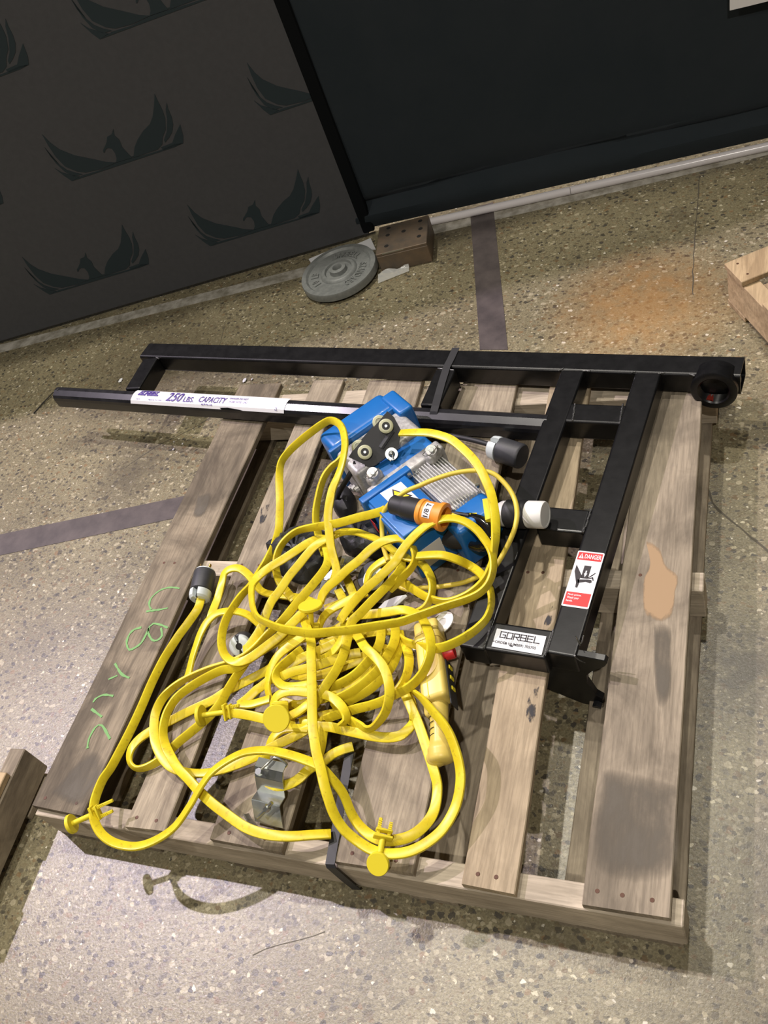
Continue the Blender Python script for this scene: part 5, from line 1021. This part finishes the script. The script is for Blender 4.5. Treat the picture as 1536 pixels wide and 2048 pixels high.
bm = B(); lathe(bm, Mp @ Vector((.04, 0, .025)), d, [(0, .0285), (.002, .0295), (.004, .0285)], 28) if False else boxm(bm, .036, .040, -.0255, .0255, .003, .0472, .009, Mp, 3); obj('collar_ridge', bm, M_pend, t_n, True)
bm = B(); cyl(bm, Mp @ Vector((.002, -sgn * .008, .032)), Mp @ Vector((-.014, -sgn * .008, .036)), .0075, .006, 16); obj('cable_gland', bm, M_yclip, t_n, True)
bm = B(); p = Mp @ Vector((.078, sgn * .0245, .030)); dd = (Mp.to_3x3() @ Vector((0, sgn, -.1))).normalized(); lathe(bm, p, dd, [(0, .0105), (.003, .0105), (.004, .0140), (.018, .0142), (.021, .013)], 28); obj('stop_button', bm, M_red, t_n, True, label='red stop button')
bm = B(); boxm(bm, .09, Lp + .012, min(sgn * .0245, sgn * .0275), max(sgn * .0245, sgn * .0275), .0, .030, .001, Mp); obj('button_panel', bm, M_rub, t_n)
for k in range(3):
    bm = B(); boxm(bm, .098 + k * .022, .106 + k * .022, min(sgn * .0275, sgn * .030), max(sgn * .0275, sgn * .030), .008, .022, .001, Mp); obj('push_button', bm, M_yclip, t_n)
hp0 = Mp @ Vector((Lp - .012, -.002 * sgn, .018)); dh = (pc - hp0).normalized(); Lh = (pc - hp0).length
bm = B(); tube(bm, [hp0, hp0 + dh * Lh * .33, hp0 + dh * Lh * .66, hp0 + dh * (Lh - .018), hp0 + dh * (Lh - .004)], lambda t_: .0205 - .004 * math.sin(min(1, t_ * 1.3) * PI) + (.003 if .75 < t_ < .95 else 0) - (.008 if t_ > .985 else 0), 20, .004); 
obj('grip', bm, M_pend, t_n, True)
bm = B(); cpt = hp0 + dh * (Lh - .018); lf = -(Mp.to_3x3() @ Vector((0, sgn, 0)))
r_ = bmesh.ops.create_uvsphere(bm, u_segments=20, v_segments=12, radius=1)['verts']
for v in r_: v.co = cpt + lf * (.007 + v.co.x * .0215) + dh * v.co.y * .0165 + Vector((0, 0, v.co.z * .019))
obj('grip_end', bm, M_pend, t_n, True)
for k in range(6):
    bm = B(); c_ = hp0 + dh * (.022 + .011 * k); ss = lf; nn = dh.cross(ss).normalized()
    if nn.z < 0: nn = -nn
    tube(bm, [c_ + ss * .0180 * math.cos(t2) + nn * .0180 * math.sin(t2) for t2 in [0, .25, .5, .8, 1.1, 1.35]], .0007, 5); obj('grip_groove', bm, M_hole, t_n)

# ------------------------------------------------------------------ washers, tags, chain, hook, bag, brackets
bm = B(); lathe(bm, Vector([(0.7669,0.4653,0.15)][0]), Vector((-.30, .05, .85)), [(0, .011), (0, .0265), (.0018, .0265), (.0018, .011), (0, .011)], 40)
tag(obj('nylon_washer', bm, M_wht2, None, True), 'thin white ring washer leaning at the top of the yellow pendant', 'washer')
bm = B(); ribbon(bm, [(0.6786,0.4415,0.14,50),(0.6927,0.4255,0.138,45),(0.7109,0.4167,0.136,40),(0.7291,0.418,0.136,40),(0.7435,0.4288,0.138,45),(0.7507,0.4437,0.14,50)], .012, .0012); tag(obj('grey_band', bm, M_alu, None, True), 'thin grey band curving into the pendant top', 'band')
TG = [(0.6264,0.4916,0.15),(0.639,0.5048,0.156),(0.6616,0.5139,0.16),(0.6826,0.5182,0.162),(0.6867,0.5148,0.162),(0.6717,0.5023,0.155),(0.6567,0.4919,0.15)]; bm = B(); prev = [Vector(p) for p in TG]
va = [bm.verts.new(p) for p in prev]; vb = [bm.verts.new(p + Vector((0, 0, .0015))) for p in prev]; bm.faces.new(va[::-1]); bm.faces.new(vb)
for i in range(len(prev)): j = (i + 1) % len(prev); bm.faces.new((va[i], va[j], vb[j], vb[i]))
bmesh.ops.recalc_face_normals(bm, faces=bm.faces); tag(obj('plastic_tag', bm, M_silver), 'pointed grey plastic tag between the coils and the pendant', 'tag')
t_ch = thing('load_chain', 'short gold coloured load chain hanging beside the orange connector', 'chain', Vector([(0.5786,0.7121,0.122)][0]))
CHN = spline([(0.6265,0.6854,0.236),(0.6262,0.6698,0.226),(0.6227,0.6581,0.216),(0.6233,0.6454,0.204),(0.6257,0.634,0.192),(0.6286,0.6267,0.178),(0.6282,0.6192,0.164)], .0072)
for i, p in enumerate(CHN[:-1]):
    p = Vector(p); t2 = (Vector(CHN[i + 1]) - p).normalized(); sd = t2.cross(Vector((0, 0, 1))).normalized(); sd = sd if i % 2 else sd.cross(t2).normalized()
    bm = B(); pts = [p + t2 * .0055 * math.cos(a_) + sd * .0032 * math.sin(a_) for a_ in [2 * PI * k / 10 for k in range(11)]]; tube(bm, pts, .0011, 6, .003); obj('link', bm, M_brass, t_ch, True)
t_hk = thing('load_hook', 'glossy black load hook block below the orange connector', 'hook', Vector([(0.7706,0.6917,0.15)][0]))
bm = B(); HK = [(0.7619,0.673,0.222),(0.7848,0.6663,0.224),(0.8069,0.6622,0.226),(0.8293,0.6523,0.226),(0.8442,0.6382,0.222),(0.8497,0.6233,0.216),(0.8418,0.6124,0.208),(0.824,0.6109,0.2),(0.8051,0.6185,0.196)]; tube(bm, HK, lambda t_: .0115 - .006 * max(0, t_ - .75) * 4 * .6, 14); obj('hook_bend', bm, M_hook, t_hk, True)
bm = B(); p = Vector([(0.7719,0.654,0.185)][0]); r_ = bmesh.ops.create_uvsphere(bm, u_segments=20, v_segments=12, radius=1)['verts']
for v in r_: v.co = p + Vector((v.co.x * .048, v.co.y * .034, v.co.z * .026))
obj('hook_block', bm, M_rub, t_hk, True)
bm = B(); tube(bm, [(0.765,0.6668,0.236),(0.7841,0.6626,0.238),(0.8035,0.6588,0.238)], .0042, 8); obj('safety_latch', bm, M_rub, t_hk, True)
bm = B(); tube(bm, [(0.7552,0.6625,0.235,20),(0.7932,0.6611,0.232,20),(0.8363,0.6707,0.228,20)], .0065, 10); 
for v in bm.verts: pass
tag(obj('short_cable', bm, M_yel, None, True), 'short straight yellow cable between the orange and the white connector', 'cable')
CL = [(0.8255,0.6938,0.24),(0.8373,0.6963,0.24),(0.8514,0.6493,0.236),(0.8404,0.6443,0.236)]
bm = B(); va = [Vector(p) for p in CL]; lo = [bm.verts.new(p - Vector((0, 0, .012))) for p in va]; hi = [bm.verts.new(p + Vector((0, 0, .006))) for p in va]; bm.faces.new(lo[::-1]); bm.faces.new(hi)
for i in range(4): j = (i + 1) % 4; bm.faces.new((lo[i], lo[j], hi[j], hi[i]))
bmesh.ops.recalc_face_normals(bm, faces=bm.faces); tag(obj('cable_clip', bm, M_yclip), 'bright yellow clip at the collar of the white connector', 'clip')
# black cord with its plug and the grey cord down from the hoist
bm = B(); tube(bm, [(0.6253,0.9839,0.14),(0.6742,0.97,0.142),(0.7287,0.9475,0.15),(0.7672,0.9317,0.152),(0.7882,0.9233,0.152)], .0058, 10); tag(obj('black_cord', bm, M_rub, None, True), 'black cord running under the rail to the plug by the leg', 'cord')
bm = B(); tube(bm, [(0.5192,0.8006,0.245),(0.503,0.7898,0.225),(0.4842,0.7787,0.205),(0.4621,0.7714,0.18),(0.4493,0.7636,0.16)], .0062, 10); tag(obj('black_cord', bm, M_rub, None, True), 'black cord dropping down the silver side of the hoist', 'cord')
def crumple(name, P, z0, z1, m, label, cat, seed=1, amp=.006):
    """closed lumpy cloth body over an outline (world xy of P)"""
    rr = random.Random(seed); c_ = sum((Vector(p[:2]) for p in P), Vector((0, 0))) / len(P); out = spline([(p[0], p[1], 0) for p in P + P[:1]], .012)[:-1]
    bm = B(); rings = []
    for t_, zz in ((1.0, z0), (1.03, z0 + (z1 - z0) * .4), (.93, z0 + (z1 - z0) * .8), (.72, z1), (.4, z1 + .003), (.15, z1 - .003)):
        rings.append([bm.verts.new((c_.x + (p[0] - c_.x) * t_ + rr.uniform(-amp, amp) * .4, c_.y + (p[1] - c_.y) * t_ + rr.uniform(-amp, amp) * .4, zz + (rr.uniform(-amp, amp) if zz > z0 else 0))) for p in out])
    n_ = len(out)
    for a_, b_ in zip(rings, rings[1:]):
        for k in range(n_): bm.faces.new((a_[k], a_[(k + 1) % n_], b_[(k + 1) % n_], b_[k]))
    bm.faces.new(rings[0][::-1]); bm.faces.new(rings[-1]); bmesh.ops.recalc_face_normals(bm, faces=bm.faces)
    return tag(obj(name, bm, m, None, True), label, cat)
crumple('chain_bag', [(0.3074,0.6435,0.13),(0.3253,0.6721,0.13),(0.3793,0.7013,0.13),(0.4406,0.6877,0.13),(0.4684,0.6359,0.13),(0.4568,0.5822,0.13),(0.4154,0.5611,0.13),(0.3657,0.5793,0.13),(0.3356,0.6164,0.13)], .1215, .162, M_bag, 'black cloth chain bag showing left of the hoist under the cable', 'bag', 3)
crumple('chain_bag', [(0.4621,0.702,0.13),(0.4855,0.7219,0.13),(0.5471,0.7194,0.13),(0.5939,0.6787,0.13),(0.5955,0.6387,0.13),(0.5359,0.6347,0.13),(0.4955,0.65,0.13)], .1215, .160, M_bag, 'black cloth chain bag under the cable right below the hoist', 'bag', 5)
crumple('cable_boot', [(0.4258,0.8008,0.13),(0.457,0.8154,0.13),(0.4816,0.784,0.13),(0.4844,0.7419,0.13),(0.4579,0.739,0.13),(0.4311,0.7681,0.13)], .1215, .165, M_rub, 'lumpy black rubber boot at the end of the dropping cord', 'boot', 9, .003)
def bracket(label, P, e, th=.0025, holes=()):
    P = [Vector(p) for p in P]; e = Vector(e); t_ = thing('zinc_bracket', label, 'bracket', (P[-1].x, P[-1].y, min(p.z for p in P)))
    for q1, q2 in zip(P, P[1:]):
        bm = B(); n_ = (q2 - q1).cross(e).normalized() * th; c4 = [q1, q2, q2 + e, q1 + e]; va = [bm.verts.new(v) for v in c4]; vb = [bm.verts.new(v + n_) for v in c4]
        bm.faces.new(va); bm.faces.new(vb[::-1])
        for i in range(4): j = (i + 1) % 4; bm.faces.new((va[i], va[j], vb[j], vb[i]))
        bmesh.ops.recalc_face_normals(bm, faces=bm.faces); obj('plate', bm, M_zinc, t_)
    return t_
tb = bracket('bent zinc clamp bracket with bolt lying near the front beam', [(0.5054,0.1409,0.19),(0.4988,0.1266,0.182),(0.498,0.1138,0.17),(0.494,0.0981,0.138),(0.493,0.0785,0.146),(0.5037,0.0476,0.128)], (.058, -.004, -.002))
bm = B(); tube(bm, [(0.5171,0.1156,0.192),(0.5314,0.1287,0.198),(0.5412,0.1403,0.2),(0.5487,0.1392,0.2),(0.5592,0.1366,0.192),(0.5634,0.1343,0.188),(0.555,0.1276,0.182),(0.54,0.1171,0.172)], .0022, 8, .004); obj('u_bolt', bm, M_zinc, tb, True)
bm = B(); p = Vector([(0.5156,0.1145,0.19)][0]); cyl(bm, p - Vector((0, 0, .004)), p + Vector((0, -.002, .005)), .0065, n=6); obj('nut', bm, M_zinc, tb)
a, b = [Vector(v) for v in [(0.5198,0.0464,0.15),(0.5474,0.0708,0.168)]]; bm = B(); cyl(bm, a, b, .0036, n=12); obj('bolt', bm, M_zinc, tb, True)
bm = B(); d_ = (b - a).normalized(); cyl(bm, a + d_ * .022, a + d_ * .030, .007, n=6); obj('nut', bm, M_zinc, tb)
bm = B(); ribbon(bm, [(0.4837,0.0553,0.134,70),(0.494,0.0454,0.13,70),(0.5052,0.0372,0.127,70)], .014, .002); obj('foot', bm, M_zinc, tb)
tb2 = bracket('small bright zinc bracket under the cables beside the black bag', [(0.5187,0.612,0.16),(0.5215,0.5827,0.168),(0.4985,0.5764,0.158),(0.48,0.5584,0.15),(0.475,0.5396,0.14)], (.040, -.012, .0))
a, b = [Vector(v) for v in [(0.523,0.5853,0.168),(0.5324,0.5911,0.185)]]; bm = B(); cyl(bm, a, b, .006, .005, 8); obj('bolt', bm, M_zinc, tb2, True)
bm = B(); tube(bm, [(0.4798,0.5524,0.162),(0.5013,0.5452,0.166),(0.5175,0.5512,0.162),(0.5409,0.5278,0.15)], .0024, 8); obj('wire_clip', bm, M_zinc, tb2, True)
for nm, px in (('a', [(-0.3447,1.3497,0)])[0:2],): pass
bm = B(); tube(bm, [(-0.8861,1.28,0.002),(-0.872,1.3259,0.004),(-0.8548,1.3744,0.006)], .0016, 6); tag(obj('wire_rod', bm, M_rub, None, True), 'short thin rod lying on the floor at the open end of the rail', 'rod')
def crack(P, wd):
    Q = [Vector(p) for p in spline(P, .02)]; bm = B(); L = []
    for i, p in enumerate(Q):
        t_ = (Q[min(i + 1, len(Q) - 1)] - Q[max(i - 1, 0)]).normalized(); s = Vector((-t_.y, t_.x, 0)); o_ = s * random.uniform(-.002, .002); h = s * wd * random.uniform(.35, 1)
        L.append((bm.verts.new(p + o_ + h + Vector((0, 0, .0005))), bm.verts.new(p + o_ - h + Vector((0, 0, .0005)))))
    for (a, b), (c, d) in zip(L, L[1:]): bm.faces.new((a, b, d, c))
    for f in bm.faces:
        f.normal_update()
        if f.normal.z < 0: f.normal_flip()
    struct(obj('floor_crack', bm, M_crk))
M_crk = mat('dark_crack_filler', (.085, .072, .05), .6)
crack([(1.1438,2.1293,0),(1.1442,1.9584,0),(1.146,1.7728,0),(1.1524,1.5812,0)], .0022)
crack([(1.2115,0.9566,0),(1.2296,0.8867,0),(1.2672,0.8398,0),(1.3042,0.7949,0),(1.3593,0.7403,0)], .003)
crack([(-0.3821,1.0303,0),(-0.3126,1.1065,0),(-0.2194,1.1723,0),(-0.1351,1.2594,0)], .0016)
crack([(-0.2691,1.4902,0),(-0.2757,1.5497,0),(-0.3059,1.6757,0)], .0012)
crack([(0.5101,-0.1424,0),(0.5565,-0.1173,0),(0.5913,-0.1026,0),(0.633,-0.0802,0)], .0012)
# small white crumbs on the floor behind
for i, px in enumerate([(-0.5974,1.4116,0),(-0.1105,1.3698,0),(-0.0852,1.3719,0),(-0.1413,1.2207,0),(-0.2392,1.0937,0),(-0.2174,1.1144,0),(-0.2516,1.1238,0),(0.2754,1.3367,0)]):
    bm = B(); r_ = bmesh.ops.create_icosphere(bm, subdivisions=1, radius=1)['verts']; sc_ = (.012, .011, .005, .003, .005, .004, .003, .003)[i]
    for v in r_: v.co = Vector((px[0] + v.co.x * sc_ * .6, px[1] + v.co.y * sc_, .003 + v.co.z * .0028))
    o = obj('plaster_crumb', bm, M_paper); tag(o, ('long white crumb on the floor left of the short connecting tube', 'biggest white crumb, just beyond the left deck board end', 'white crumb right beside the biggest one beyond the deck board', 'small white crumb just below the capacity sticker', 'white crumb on the dark floor stain left of the pallet', 'right hand crumb of the close pair left of the pallet', 'lower crumb of the close pair left of the pallet', 'tiny white crumb seen past the third deck board end')[i], 'crumb', 'white crumbs on the floor by the rail')
print('done objects', len(bpy.data.objects))
